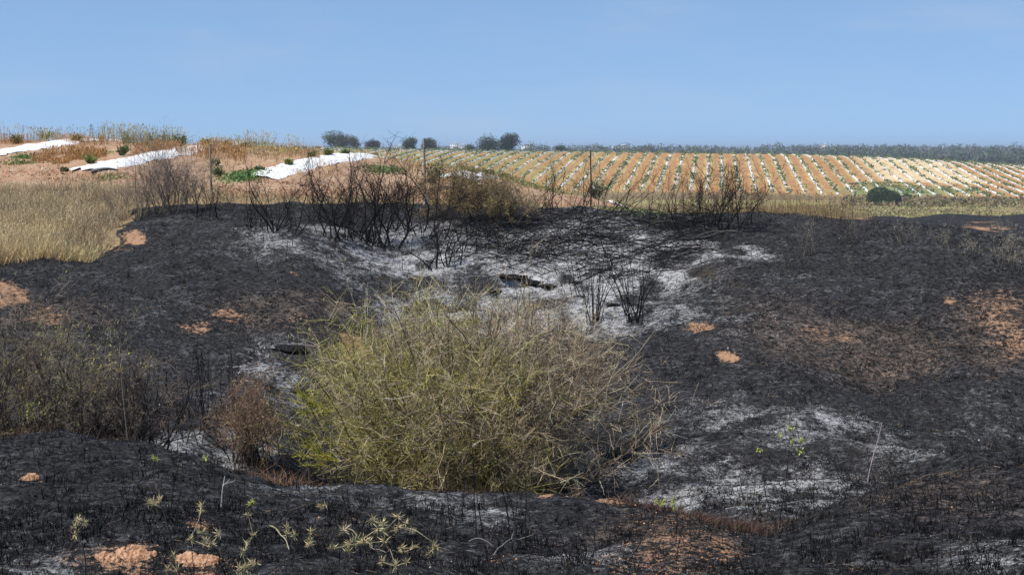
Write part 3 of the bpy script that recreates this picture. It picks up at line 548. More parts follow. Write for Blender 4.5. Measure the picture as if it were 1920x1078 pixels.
BK = (.014, .013, .013); BT = (.035, .028, .024)
def bshrub(px, py, hpx, wpx, label, nst=6, n1=28, n2=150, r0=.02, lean=(0, 0), col=BK, tip=BT, cat='burnt shrub', group='burnt shrubs along the rim', **kw):
    loc = hit(px, py, 15, 60); sc = loc[1]/F; return shrub('burnt_shrub', label, cat, loc, hpx*sc, wpx*sc*(1.35 if nst < 12 else 1), nst+(3 if nst < 12 else 0), int(n1*(1.3 if nst < 12 else 1)), int(n2*(2.6 if nst < 12 else 1)), r0*.82, col, tip, group, lean=lean, **{**dict(hk=.98, l1=.36, l2=.16, wob=.22, t0=.3), **kw})
bshrub(625, 446, 165, 130, 'blackened leafless shrub with crooked forks, left of the largest burnt cluster', 6, 34, 190, .022)
bshrub(663, 449, 138, 90, 'narrow blackened shrub rooted in the ash between two wider burnt shrubs', 4, 26, 140, .02)
bshrub(695, 460, 155, 110, 'tall blackened shrub with two straight black trunks rising above the rim', 5, 34, 190, .026)
bshrub(722, 463, 160, 150, 'largest blackened shrub, thick crooked trunk leaning right over the ash', 6, 44, 260, .034, (.22, 0))
bshrub(768, 430, 128, 150, 'dense blackened shrub just left of the tallest fence post', 9, 44, 260, .022)
bshrub(835, 502, 110, 110, 'low burnt shrub with forked base standing alone in white ash', 6, 24, 100, .022, (0, 0), BK, BT, 'burnt shrub')
bshrub(590, 415, 110, 80, 'small thin burnt shrub at the left end of the dense burnt row', 5, 18, 90, .014)
bshrub(515, 436, 130, 60, 'burnt shrub with two upright black stems at the left of the ash', 4, 12, 50, .02)
bshrub(466, 428, 125, 50, 'thin burnt shrub nearest the sunlit grass strip, right of the grey shrub', 4, 12, 50, .013)
bshrub(482, 420, 105, 60, 'burnt sapling with sparse bent twigs behind two upright stems', 3, 12, 50, .012)
bshrub(372, 405, 75, 90, 'black forked shrub at the right foot of the grey twiggy shrub', 4, 22, 110, .018)
bshrub(1003, 400, 110, 110, 'thin scorched shrub right of the half green tamarisk', 4, 20, 110, .016, (.15, 0), (.03, .022, .018), (.05, .035, .026))
bshrub(1045, 398, 85, 110, 'small scorched shrub before the ploughed soil, left of the rusty post', 4, 14, 60, .016, (-.1, 0), (.03, .022, .018), (.05, .035, .026))
bshrub(1112, 402, 108, 120, 'burnt shrub tangled around the foot of the rusty post', 6, 30, 170, .016)
bshrub(1160, 402, 98, 120, 'burnt shrub with long slanting twigs right of the rusty post', 5, 20, 90, .013, (.3, 0))
bshrub(1215, 404, 95, 110, 'thin burnt shrub midway between the rusty post and the big right shrub', 5, 16, 60, .01, (0, 0), (.035, .025, .02), (.06, .04, .03))
bshrub(1292, 437, 125, 90, 'upright burnt shrub just left of the big right shrub', 4, 20, 90, .016)
bshrub(1342, 438, 138, 120, 'big burnt shrub with many fine twigs at the right end of the row', 7, 44, 300, .022)
bshrub(1378, 434, 130, 125, 'fan shaped burnt shrub at the right end, arching over the dry stems', 6, 34, 220, .018, (.2, 0))
bshrub(1262, 412, 100, 90, 'wispy burnt shrub in front of the dry stems', 4, 16, 60, .01, (0, 0), (.035, .025, .02), (.06, .04, .03))
bshrub(1115, 606, 150, 110, 'broom of straight burnt stems on a charred stump, left of its wider twin', 16, 22, 50, .012, upb=.0, wob=.07, l1=.4, split=.3, base=.05)
bshrub(1185, 602, 185, 190, 'wide broom of straight burnt stems in the ash, right of its narrower twin', 18, 34, 90, .013, upb=-.01, wob=.08, l1=.4, split=.3, base=.05)
bshrub(1080, 558, 130, 60, 'two leaning burnt stems in the ash before the narrow broom', 2, 4, 10, .011, (-.35, 0), wob=.06)
bshrub(950, 470, 70, 100, 'low burnt shrub at the upper middle of the white ash', 7, 26, 110, .016)
bshrub(1015, 480, 60, 120, 'sprawling low burnt shrub above the dark burrow', 7, 26, 110, .014)
bshrub(900, 450, 70, 110, 'black shrub below the half green tamarisk', 8, 30, 130, .016)
bshrub(560, 432, 112, 120, 'medium burnt shrub with a leaning fork, between the two upright stems and the crooked one', 5, 26, 140, .017)
bshrub(648, 425, 120, 130, 'burnt shrub on the rim edge behind the narrow one', 6, 30, 160, .018)
bshrub(805, 445, 120, 120, 'burnt shrub arching over the ash at the foot of the tallest post', 6, 34, 190, .018)
bshrub(420, 398, 60, 80, 'small singed shrub between the left fence post and the rim', 4, 16, 80, .011, (0, 0), (.03, .024, .02), (.06, .045, .035))
bshrub(865, 470, 75, 110, 'low burnt shrub with bent stems just right of the lone forked one', 6, 24, 110, .015)
bshrub(1075, 455, 70, 130, 'sprawling burnt shrub in the upper ash under the rusty post', 7, 26, 120, .014)
bshrub(1320, 425, 90, 100, 'leaning burnt shrub between the upright one and the big right one', 5, 24, 120, .015, (-.2, 0))
bshrub(1238, 430, 60, 70, 'small black shrub on the burnt slope below the dry stems', 4, 16, 70, .011)
bshrub(1480, 505, 85, 60, 'sparse grey burnt shrub on the open slope at right', 4, 16, 60, .009, (.1, 0), (.05, .042, .038), (.07, .06, .05))
bshrub(1590, 455, 60, 80, 'thin brown burnt shrub at the end of the dry stems', 5, 18, 80, .008, (0, 0), (.06, .048, .04), (.09, .07, .055))
# grey unburnt twiggy shrub
loc = hit(318, 402, 25, 60); shrub('twiggy_shrub', 'grey brown leafless twiggy shrub by the left fence post, only singed', 'shrub', loc, 1.5, 1.9, 38, 260, 2200, .013, (.14, .11, .085), (.25, .20, .16), None, .17, 3000, matl=M_WOOD, wob=.17, t0=.1, hk=.95)
loc = hit(252, 405, 25, 60); shrub('twiggy_shrub', 'low grey tan twiggy shrub at the edge of the dry grass', 'shrub', loc, .8, 1.5, 24, 90, 600, .009, (.22, .17, .12), (.28, .22, .155), None, .2, 800, matl=M_WOOD)
# half burnt tamarisk
tx = hit(880, 412, 25, 60)
shrub('tamarisk_shrub', 'half scorched feathery tamarisk shrub, brown and dull green, at the rim centre', 'shrub', tx, 1.02, 1.75, 40, 300, 2600, .013, (.07, .05, .035), (.24, .165, .09), None, .18, 11000, 14000, (.33, .25, .10), wob=.14, matl=M_WOOD, lean=(-.08, 0), leafL=.035, l2=.2)
t2 = hit(938, 425, 25, 60)
shrub('tamarisk_shrub', 'smaller straw coloured feathery tamarisk leaning right over the burnt twigs', 'shrub', t2, .78, 1.4, 26, 160, 1500, .012, (.07, .05, .035), (.24, .18, .10), None, .16, 6000, 7000, (.33, .26, .13), wob=.14, matl=M_WOOD, leafL=.035)
# fallen burnt brushwood in the ash bowl
A = Acc(); n = 480; px = 860+rng.random(n)*460; py = 408+rng.random(n)**1.2*(95+25*np.sin((px-860)/460*3.1)); XY = np.array([hit(a, b, 27, 45) for a, b in zip(px[::3], py[::3])]); XY = np.repeat(XY, 3, 0)[:n]+np.concatenate([rng.normal(size=(n, 2))*.25, np.zeros((n, 1))], 1)
XY[:, 2] = ground(XY[:, 0], XY[:, 1])+.01; a = rng.random(n)*.9-.2; D = np.stack([np.where(rng.random(n) < .75, 1, -1)*np.cos(a), -.8*np.abs(np.sin(a))-.2, .35+.25*rng.random(n)], 1); P = grow(XY, D, .5+.8*rng.random(n), 7, .10, (0, 0, -.11))
P[..., 2] = np.maximum(P[..., 2], ground(P[..., 0], P[..., 1])+.01); A.tubes(P, taper(.007+.007*rng.random(n), .003, 7, n), vary((.018, .0175, .018), n, .5), 3)
p, d, i = spawn(P, 2700, .15, 1, .5, .1); Q = grow(p, d, .18+.25*rng.random(2700), 4, .15, (0, 0, -.05)); A.tubes(Q, taper(.0045, .002, 4, 2700), vary((.02, .019, .02), 2700, .5), 2)
k = rng.choice(n, 90); Pk = P[k]+[0, 0, .03]; A.tubes(Pk, taper(.006, .003, 7, 90), vary((.16, .15, .14), 90, .3), 3)
o = A.build('fallen_brushwood', M_CHAR); tag(o, 'mass of bent black burnt twigs collapsed over the white ash', 'brushwood', kind='stuff')

# black lumps; those at the burrow are added to stand in for its shade
def crust(px, py, a, b, h, lab):
    cx, cy, cz = hit(px, py, 14, 45); k = 26; u = np.linspace(0, 2*math.pi, k, endpoint=False); v = np.linspace(.02, math.pi-.02, 14); U, Vv = np.meshgrid(u, v); dx, dy, dz = np.cos(U)*np.sin(Vv), np.sin(U)*np.sin(Vv), np.cos(Vv); r = 1+.6*fbm(dx*3.5+px, dz*4+dy*3, 5, .7)
    V = np.stack([cx+dx*a*r, cy+dy*b*r, cz+h*.05+dz*h*.8*r-.06*dx*a], -1); idx = np.arange(14*k).reshape(14, k); nx = np.roll(idx, -1, 1); Q = np.stack([idx[:-1], idx[1:], nx[1:], nx[:-1]], -1).reshape(-1, 4); A = Acc(); A.add(V.reshape(-1, 3), Q, np.array([.010, .010, .011])); tag(A.build('black_lump', M_CHAR), lab, 'burnt crust', 'burnt crusts round the burrow')
crust(962, 520, .38, .16, .07, 'long black lump standing in for shade at the left of the burrow mouth in the white ash'); crust(1000, 532, .22, .14, .08, 'blackest lump standing in for shade in the burrow mouth'); crust(1028, 538, .17, .13, .055, 'black lump standing in for shade just right of the burrow mouth'); crust(928, 547, .13, .1, .04, 'small black lump standing in for shade below and left of the burrow')
crust(1080, 530, .14, .1, .035, 'small black crust beside the leaning burnt stems'); crust(1150, 572, .14, .1, .04, 'small black crust between the two brooms'); crust(545, 655, .3, .2, .08, 'black lump pile on the grey slope left of the big bush'); crust(560, 735, .3, .14, .06, 'dark crust on the grey slope beside the upper left of the big bush')

# small burnt stems: individual things
def zone(px): return ['left of the twin trunked shrub', 'below the tall twin trunked shrubs', 'below the half green tamarisk', 'between the tamarisk and the two brooms', 'around the two broom shaped shrubs', 'right of the two broom shaped shrubs', 'at the far right slope'][int(np.searchsorted([560, 780, 930, 1080, 1230, 1500], px))]
def stem(px, py, hpx, label, group, col=BK, r=.006, forks=2, lean=None, Ymin=6.0, Ymax=60):
    loc = hit(px, py, Ymin, Ymax); sc = loc[1]/F; A = Acc(); l = lean if lean is not None else rng.normal()*.18
    P = grow(np.array([[loc[0], loc[1], loc[2]-.02]]), np.array([[l, rng.normal()*.1, 1]]), hpx*sc, 7, .07, (-l*.06, 0, .02)); A.tubes(P, taper(r, r*.35, 7, 1), vary(col, 1, .2), 4)
    if forks: p, d, i = spawn(P, forks, .35, .95, .35, .3); A.tubes(grow(p, d, hpx*sc*.3*(.5+rng.random(forks)), 4, .1), taper(r*.6, r*.25, 4, forks), vary(col, forks, .2), 3)
    root_loc = loc; o = A.build('burnt_weed', M_CHAR); return tag(o, label, 'burnt weed', group)
g1 = 'thin burnt stems in the white ash of the bowl'
for i in range(46):
    q = 480+rng.random()*860; stem(q, 415+rng.random()*110, 22+rng.random()*38, 'short thin burnt stem in the ash bowl, '+zone(q), g1, r=.005+.005*rng.random(), forks=rng.integers(0, 4), Ymin=22)
for i in range(26): q = 430+rng.random()*1200; stem(q, 395+rng.random()*22, 30+rng.random()*35, 'thin burnt stem on the black rim, '+zone(q), 'thin burnt stems along the rim', r=.006, forks=rng.integers(1, 4), Ymin=22)
for px, py, h in ((845, 985, 165), (893, 1010, 255), (955, 1000, 190), (905, 990, 130), (965, 985, 150), (975, 1030, 190), (985, 1035, 160), (870, 985, 110)):
    stem(px, py, h, 'tall thin black stalk on the near crest in front of the yellow green bush', 'tall burnt stalks before the bush', r=.0035, forks=1, lean=rng.normal()*.08-.05, Ymax=13)
for px, py, h in ((662, 985, 75), (617, 1025, 70), (320, 960, 110), (330, 900, 60), (118, 1035, 30), (450, 985, 60), (395, 905, 50), (1175, 1050, 120), (1265, 1050, 100)):
    stem(px, py, h, 'thin black stalk standing alone on the near burnt mound', 'lone burnt stalks on the near mound', r=.003, forks=2, Ymax=13)
for px, py, h in ((1350, 930, 60), (1404, 975, 70), (1412, 972, 80), (1445, 960, 90), (1462, 978, 170), (1528, 960, 90), (1547, 925, 70), (1574, 930, 60), (1600, 905, 50), (1630, 900, 60), (1395, 940, 50), (1820, 880, 70)):
    stem(px, py, h, 'slender black stalk in the right ashy gully, '+('near the big bush' if px < 1420 else 'left of the bare grey shrub' if px < 1560 else 'around the bare grey shrub'), 'slender burnt stalks in the right gully', r=.004, forks=2, lean=-.12+rng.normal()*.08, Ymin=9, Ymax=24)
for i in range(44):
    stem(255+66*(i % 3)+rng.random()*66, 760+rng.random()*90, 60+rng.random()*90, 'thin black twig in the left ashy gully, '+('next to the thickets', 'in its middle', 'near the rust brown bush')[i % 3], 'thin burnt twigs in the left gully', r=.006, forks=rng.integers(2, 5), Ymin=14, Ymax=30)
for i in range(34):
    q = 1350+rng.random()*560; stem(q, 440+rng.random()*70, 30+rng.random()*50, 'faint grey stem on the burnt slope, '+('just right of the ash' if q < 1500 else 'below the end of the dry stems' if q < 1680 else 'among the pale weeds at right'), 'faint stems on the right slope', (.07, .06, .055), .004, 3, Ymin=22)

# ------------------------------------------------------------------ the big bush in the hollow
def big_bush():
    loc = (-.62, 20.2, float(ground(-.62, 20.2))); root = thing('thorny_bush', loc, 'large tangled thorny bush in the hollow, yellow green left, grey brown right', 'bush')
    L0 = np.array(loc); n = 430; rr = np.sqrt(rng.random(n)); th = rng.random(n)*6.283
    bx = np.cos(th)*rr*1.05; by = np.sin(th)*rr*.9; P0 = np.stack([L0[0]+bx, L0[1]+by, ground(L0[0]+bx, L0[1]+by)-.03], 1)
    D = np.stack([bx*.26+rng.normal(size=n)*.20-.01, by*.5+rng.normal(size=n)*.28, np.ones(n)*1.1], 1); Ln = (2.2+.85*rng.random(n))*(1-.30*rr**2)
    Ln *= 1+.04*np.cos(th)
    P = grow(P0, D, Ln, 9, .15, (0, 0, -.035)); P[..., 2] = np.maximum(P[..., 2], ground(P[..., 0], P[..., 1])+.03)
    def colr(Q, s=.22):
        X = Q[:, 0]-L0[0]; Z = Q[:, 2]-L0[2]; w = fbm(Q[:, 0]/.45+Q[:, 1]*.9, Q[:, 2]/.45+8, 3)
        g = np.clip(.62-.42*X-.30*(Z-1.0)+w*1.0, 0, 1)[:, None]; k = len(Q)
        pick = rng.random((k, 1)) < g*.55
        gr = np.array([.46, .42, .10]); gy = np.array([.62, .48, .32]); dk = np.array([.11, .08, .05]); c = np.where(pick, gr, np.where(rng.random((k, 1)) < .36, dk, gy))  # dk twigs paint shaded depth into the bush
        return np.clip(c*(1+rng.normal(size=(k, 1))*s), .01, .8)
    A = Acc(); A.tubes(P, taper(.011, .004, 9, n), colr(P[:, 4])*.4, 4)
    n1 = 6500; p, d, i = spawn(P, n1, .12, 1, .8, .05); Q1 = grow(p, d, .25+.45*rng.random(n1), 5, .13, (0, 0, -.02)); A.tubes(Q1, taper(.0032, .0014, 5, n1), colr(Q1[:, 2], .45)*.8, 3); tag(A.build('branches', M_WOOD, root), kind='stuff')
    n2 = 72000; B = Acc(); p, d, i = spawn(Q1, n2, .1, 1, 1.2, .0); Q2 = grow(p, d, .09+.2*rng.random(n2), 3, .12, (0, 0, 0)); cc = colr(Q2[:, 1], .38); B.tubes(Q2, taper(.0018, .0009, 3, n2), cc, 2)
    n3 = 34000; p, d, i = spawn(Q2, n3, .1, 1, 1.3, 0); Q3 = grow(p, d, .02+.045*rng.random(n3), 2, 0); B.tubes(Q3, taper(.0022, .0008, 2, n3), cc[i], 2); tag(B.build('twigs', M_STRAW, root), kind='stuff')
    Lf = Acc(); n4 = 22000; p, d, i = spawn(Q2, n4, .2, 1, .9, .1); X = p[:, 0]-L0[0]; Z = p[:, 2]-L0[2]; w = fbm(p[:, 0]/.3+p[:, 1], p[:, 2]/.3, 3); k = w-.25*X-.22*(Z-1) > .12; k &= rng.random(n4) < .9
    Lf.leaves(p[k], d[k], .035+.03*rng.random(k.sum()), .013, vary((.36, .40, .07), k.sum(), .25, .08)); tag(Lf.build('green_shoots', M_LEAF, root), kind='stuff')
    # long stray arching canes
    m = 110; th = rng.random(m)*3.6-.25; D = np.stack([np.cos(th)+.15, rng.normal(size=m)*.3-.1, np.sin(th)*1.0+.25], 1); ctr = L0+np.stack([np.cos(th)*.8, rng.normal(size=m)*.4, .65+np.abs(np.sin(th))*.7], 1)
    Pc = grow(ctr, D, .6+.55*rng.random(m), 8, .07, (.0, 0, -.07)); Cn = Acc(); Cn.tubes(Pc, taper(.0042, .0016, 8, m), vary((.46, .41, .33), m, .2), 3)
    p, d, i = spawn(Pc, 1300, .1, 1, .7, .1); Qc = grow(p, d, .05+.16*rng.random(1300), 3, .1); Cn.tubes(Qc, taper(.003, .0012, 3, 1300), vary((.38, .33, .26), 1300, .2), 2); tag(Cn.build('canes', M_WOOD, root), kind='stuff')
big_bush()
# straw and red-brown brush at the foot of the big bush
A = Acc(); 
for px, Yc, rx, n, h, c in ((875, 18.0, .75, 2600, .5, (.52, .37, .20)), (560, 17.6, .5, 2600, .45, (.30, .17, .10)), (520, 17.2, .35, 900, .3, (.30, .17, .11)), (660, 18.0, .6, 700, .4, (.34, .25, .15)), (1330, 12.0, .42, 2200, .13, (.12, .07, .05)), (1290, 11.5, .35, 1300, .12, (.11, .062, .045)), (1370, 11.4, .3, 1200, .10, (.09, .06, .045))):
    cx = (px-CX)/F*Yc; x = cx+rng.normal(size=n)*rx*.6; Y = Yc+rng.normal(size=n)*rx*.5; blades(A, x, Y, h*(.4+.8*rng.random(n)), .0026, vary(c, n, .25), .7, 5, .22, -.10, .3)
o = A.build('dead_brush', M_STRAW); tag(o, 'rust brown and straw dead brush at the foot of the big bush', 'dead brush', kind='stuff')
# yellow green sprays left of the bush
for px, py, l, lab in ((590, 845, .5, 'yellow green broom spray reaching left from the foot of the big bush'), (580, 760, .45, 'yellow green spray sticking out left of the big bush at mid height')):
    Yc = 18.8; x = (px-CX)/F*Yc; z = zpy(py, Yc); A = Acc(); P = grow(np.tile([[x+.25, Yc, float(z)-.12]], (7, 1))+rng.normal(size=(7, 3))*.04, np.array([[-1, 0, .3]])+rng.normal(size=(7, 3))*.22, l*(.7+.5*rng.random(7)), 7, .07, (0, 0, .02))
    P[..., 2] = np.maximum(P[..., 2], ground(P[..., 0], P[..., 1])+.02); A.tubes(P, taper(.006, .003, 7, 7), vary((.38, .36, .07), 7), 4); p, d, i = spawn(P, 260, .1, 1, .6, .1); A.tubes(grow(p, d, .07, 3, .1), taper(.0035, .002, 3, 260), vary((.42, .40, .06), 260, .2), 3)
    st = grow(np.array([[x+.25, Yc, float(ground(x+.25, Yc))-.02]]), np.array([[0, 0, 1.0]]), max(.05, float(z)-.12-float(ground(x+.25, Yc))+.02), 4, 0); A.tubes(st, taper(.009, .007, 4, 1), vary((.2, .18, .08), 1), 5)
    o = A.build('broom_spray', M_LEAF); tag(o, lab, 'shrub')
# thicket at left
def thicket(px, Yc, H, Wd, lab, col, tip, leafn=0, leafc=(.25, .27, .06), nst=30, n1=170, n2=1300, n3=1900, r0=.012, wob=.19):
    x, Y, z = at(px, Yc); return shrub('dry_thicket', lab, 'thicket', (x, Y, z), H, Wd, nst, n1, n2, r0, col, tip, 'dry thickets left of the hollow', .24, n3, leafn, leafc, wob=wob, matl=M_WOOD, t0=.1, leafL=.03, l1=.35, l2=.18)
thicket(40, 18.2, 1.35, 1.6, 'brown dry thicket at the left edge with grey stems', (.05, .037, .03), (.32, .26, .19), 300)
thicket(115, 18.6, 1.25, 1.3, 'dry thicket with yellow green shoots behind the left mound', (.05, .037, .03), (.34, .28, .19), 2600, (.40, .40, .09))
thicket(190, 18.0, 1.1, 1.2, 'dark brown bramble thicket right of the one with green shoots', (.025, .02, .017), (.24, .185, .14))
thicket(232, 18.4, .9, .8, 'rightmost black and brown bramble thicket beside the ashy gully', (.02, .017, .016), (.06, .04, .03), n2=1000, n3=900)
thicket(-70, 18.2, 1.2, 1.6, 'brown thicket cut off by the left picture edge', (.05, .038, .03), (.14, .095, .07))
thicket(468, 19.5, .98, .62, 'small rust brown dead bush between the ashy gully and the big bush', (.05, .035, .027), (.30, .19, .12), 1500, (.34, .23, .14), 40, 160, 1500, 3000, .008)
x, Y = scatter(3500, 15.6, 18.5, -150, 240); A = Acc(); blades(A, x, Y, .1+.3*rng.random(len(x)), .0028, np.where(rng.random((len(x), 1)) < .5, [[.34, .23, .15]], [[.18, .10, .065]])*(1+rng.normal(size=(len(x), 1))*.2), .6, 4, .2, -.08)
o = A.build('thicket_undergrowth', M_STRAW); tag(o, 'tan and reddish dead stalks under the left thickets', 'undergrowth', kind='stuff')
# half bare pale shrubs and weeds on the right
loc = hit(1320, 535, 22, 40); shrub('pale_shrub', 'low pale tan dead brush on the slope right of the ash', 'shrub', loc, .38, .9, 20, 80, 500, .005, (.12, .09, .06), (.24, .18, .12), None, .25, 500, matl=M_WOOD, lean=(.25, 0))
for px, py, hp, wp, lab, lf in ((1880, 500, 60, 90, 'pale green grey weed bush at the right edge of the rim', 500), (1915, 510, 65, 70, 'pale weed bush cut by the right picture edge', 400), (1825, 480, 45, 70, 'sparse pale weed bush left of the bushiest one at the right edge', 250), (1770, 468, 42, 60, 'thin pale weed on the burnt rim at right', 150), (1700, 455, 40, 60, 'thin grey weed on the burnt rim beyond the dry stems', 90), (1875, 440, 32, 24, 'leafy pale weed silhouetted above the right rim', 160), (1610, 450, 55, 70, 'brown grey twiggy weed where the dry stems end', 40), (1510, 480, 75, 60, 'tall sparse grey weed on the right burnt slope', 20)):
    loc = hit(px, py, 22, 60); sc = loc[1]/F; shrub('pale_weed', lab, 'weed', loc, hp*sc, wp*sc, 9, 30, 120, .006, (.16, .135, .10), (.34, .30, .22), 'pale weeds on the right rim', .14, 200, int(lf*1.6), (.42, .38, .27), matl=M_WOOD, leafL=.02)
loc = hit(1625, 905, 15, 26); shrub('pale_shrub', 'bare grey shrub with one long white cane in the right gully', 'shrub', loc, .6, 1.0, 14, 60, 260, .006, (.05, .045, .042), (.10, .09, .08), None, .12, 200, matl=M_WOOD)
A = Acc(); P = grow(np.array([[loc[0], loc[1]-.05, loc[2]]]), np.array([[.12, 0, 1.0]]), .72, 8, .05, (.03, 0, 0)); A.tubes(P, taper(.007, .003, 8, 1), vary((.36, .34, .31), 1), 4); o = A.build('pale_cane', M_WOOD); tag(o, 'long whitish cane rising from the bare shrub in the right gully', 'cane')
loc = hit(1490, 880, 15, 26); r_ = shrub('sprouting_weed', 'charred weed tipped with small yellow green leaves in the right gully', 'weed', loc, .42, .75, 5, 12, 26, .005, (.03, .027, .024), (.05, .045, .04), None, .08, 0, 0, matl=M_WOOD)
Lf = Acc()
for px, py in ((1423, 843), (1462, 815), (1482, 803), (1486, 829), (1503, 825), (1500, 846)):
    Yc = loc[1]; c = np.array([(px-CX)/F*Yc, Yc, float(zpy(py, Yc))]); Lf.leaves(np.tile(c, (14, 1))+rng.normal(size=(14, 3))*.012, rng.normal(size=(14, 3)), .045, .02, vary((.45, .50, .12), 14, .15))
    P = grow(np.array([[loc[0], loc[1], loc[2]+.1]]), np.array([c-np.array([loc[0], loc[1], loc[2]+.1])]), float(np.linalg.norm(c-np.array([loc[0], loc[1], loc[2]+.1]))), 4, 0); Lf.tubes(P, taper(.003, .002, 4, 1), vary((.05, .045, .04), 1), 3)
Lf.build('foliage', M_LEAF, r_)
# pale arching canes above the bush's left shoulder
A = Acc(); bx, by, bz = at(735, 21.5); P = grow(np.tile([[bx, by, bz]], (9, 1))+rng.normal(size=(9, 3))*[.1, .1, 0], np.array([[-.05, 0, 1.0]])+rng.normal(size=(9, 3))*[.22, .1, 0], 1.75+.35*rng.random(9), 10, .07, (.01, 0, -.02)); A.tubes(P, taper(.007, .003, 10, 9), vary((.42, .38, .33), 9, .15), 4)
p, d, i = spawn(P, 120, .5, 1, .5, .1); A.tubes(grow(p, d, .1+.2*rng.random(120), 4, .14), taper(.0035, .0015, 4, 120), vary((.40, .36, .31), 120, .15), 3); o = A.build('arching_canes', M_WOOD); tag(o, 'pale bleached canes arching up behind the left shoulder of the big bush', 'canes')

# ------------------------------------------------------------------ thistles in the foreground
def thistle(px, py, hx, hy, heads, lab, size=.05, col=(.40, .35, .20), scol=(.05, .045, .04), fork=1, Ymax=13.2):
    loc = hit(px, py, 6.2, Ymax); Yc = loc[1]; root = thing('thistle', loc, lab, 'thistle', 'dry thistles on the near mound'); top = np.array([(hx-CX)/F*Yc, Yc-.03, float(zpy(hy, Yc))]); b = np.array(loc)-[0, 0, .02]
    A = Acc(); t = np.linspace(0, 1, 7)[:, None]; mid = rng.normal(size=3)*.02; P = (b*(1-t)+top*t+np.sin(t*3.14)*mid)[None]; A.tubes(P, taper(.0035, .002, 7, 1), vary(scol, 1), 4); A.build('stalk', M_WOOD, root)
    for h in range(heads):
        H = Acc(); c = top+(rng.normal(size=3)*[size*.8, size*.5, size*.75] if h else 0); k = 30; D = rng.normal(size=(k, 3)); D[:, 2] += .35; H.leaves(np.tile(c, (k, 1)), D, size*(.35+.6*rng.random(k)), size*.065, vary(col, k, .25))
        if h: Q = np.linspace(0, 1, 4)[:, None]; H.tubes(((top-(top-b)*.12)*(1-Q)+c*Q)[None], taper(.002, .0015, 4, 1), vary(col, 1), 3)
        H.build('seed_head', M_STRAW, root)
TH = [(160, 1078, 142, 985, 5, 'ragged straw thistle head on a black stalk at lower left'), (285, 885, 289, 858, 2, 'small yellow green thistle tip on the left mound'), (392, 885, 388, 858, 2, 'small yellow green thistle tip near the edge of the left mound'),
      (326, 1038, 300, 935, 3, 'tall pale forked thistle above the round orange soil mound'), (352, 1005, 380, 955, 2, 'thin leaning pale thistle stem left of the white forked twig'), (398, 1075, 397, 1015, 5, 'straw thistle tuft just above the rightmost orange mound'),
      (478, 955, 475, 938, 2, 'lone yellow green thistle tip left of the long dry runner'), (618, 960, 612, 945, 2, 'yellow thistle tip at the end of the long dry runner'), (480, 1030, 477, 1000, 3, 'straw thistle on the ground left of a pale broken stem'),
      (552, 1045, 553, 1000, 3, 'slim straw thistle between two taller thistles'), (585, 1040, 582, 1010, 3, 'short straw thistle beside the slim one'), (470, 1078, 465, 1062, 8, 'dense straw thistle cluster at the bottom edge left of centre'),
      (672, 1040, 668, 1012, 9, 'biggest spiky straw thistle cluster at bottom centre'), (722, 1010, 718, 992, 4, 'straw thistle head right of the biggest cluster'), (745, 1000, 747, 983, 4, 'highest straw thistle head on the branching runner'),
      (775, 1040, 776, 1022, 3, 'drooping straw thistle below the branching runner'), (815, 1040, 815, 1020, 4, 'rightmost straw thistle of the branching runner'), (745, 1070, 742, 1055, 5, 'orange straw thistle at the bottom edge'), (1248, 965, 1242, 938, 3, 'yellow green thistle tip on the orange crest'), (1266, 972, 1264, 950, 3, 'yellow green thistle tip beside the reddish brush'), (345, 1078, 335, 1065, 3, 'straw thistle tuft in front of the round orange mound')]
for a in TH: thistle(*a, col=(.50, .52, .14) if 'green' in a[5] else (.60, .51, .28), scol=(.30, .27, .21) if 'pale' in a[5] else (.06, .05, .045), size=.042 if 'big' not in a[5] else .06)
thistle(240, 800, 228, 695, 1, 'single flat straw thistle head on a long stalk beside the left thickets', size=.09, col=(.38, .29, .13), scol=(.22, .19, .15), Ymax=18)
thistle(880, 915, 805, 730, 3, 'brown thistle head on a dark stalk in front of the big bush', size=.06, col=(.14, .09, .06), Ymax=13.5)
for (a, b_, c1, lab, cc) in ((( 470, 929), (680, 937), .03, 'long thin dry runner stem lying across the near mound', (.20, .13, .09)), ((515, 965), (620, 950), .02, 'short curved runner stem below the long one', (.18, .13, .10)), ((695, 1030), (745, 1062), .03, 'pale runner stem between the bottom thistles', (.32, .28, .2)), ((745, 990), (810, 1018), .03, 'pale branching runner stem right of the biggest thistle cluster', (.32, .28, .2)), ((645, 998), (672, 1012), .02, 'short pale stem left of the biggest thistle cluster', (.34, .3, .22)), ((505, 990), (542, 1036), .04, 'pale broken stem leaning at lower left of centre', (.34, .31, .22)), ((415, 955), (420, 910), .05, 'white forked twig standing on the left mound', (.38, .36, .32)), ((880, 1020), (925, 1030), .03, 'grey fallen branch at bottom centre', (.16, .15, .145)), ((925, 1048), (985, 1022), .06, 'grey forked fallen branch at bottom centre right', (.16, .15, .145))):
    l1 = np.array(hit(*a, 6.2, 13.5)); l2 = np.array(hit(*b_, 6.2, 13.5)); 
    if 'white forked' in lab: l2 = l1+np.array([(b_[0]-a[0])/F*l1[1], 0, (a[1]-b_[1])/F*l1[1]])
    t = np.linspace(0, 1, 9)[:, None]; P = l1*(1-t)+l2*t; P[:, 2] = np.maximum(P[:, 2], ground(P[:, 0], P[:, 1])+.015)+np.sin(t[:, 0]*3.14)*c1; r = .0022 if 'runner' in lab else .0045; A = Acc(); A.tubes(P[None], taper(r, r*.6, 9, 1), vary(cc, 1, .1), 4)
    if 'forked' in lab: p, d, i = spawn(P[None], 3, .5, .85, .35, .15); A.tubes(grow(p, d, .07, 4, .08), taper(r*.8, r*.4, 4, 3), vary(cc, 3, .1), 4)
    tag(A.build('fallen_twig', M_WOOD), lab, 'twig')

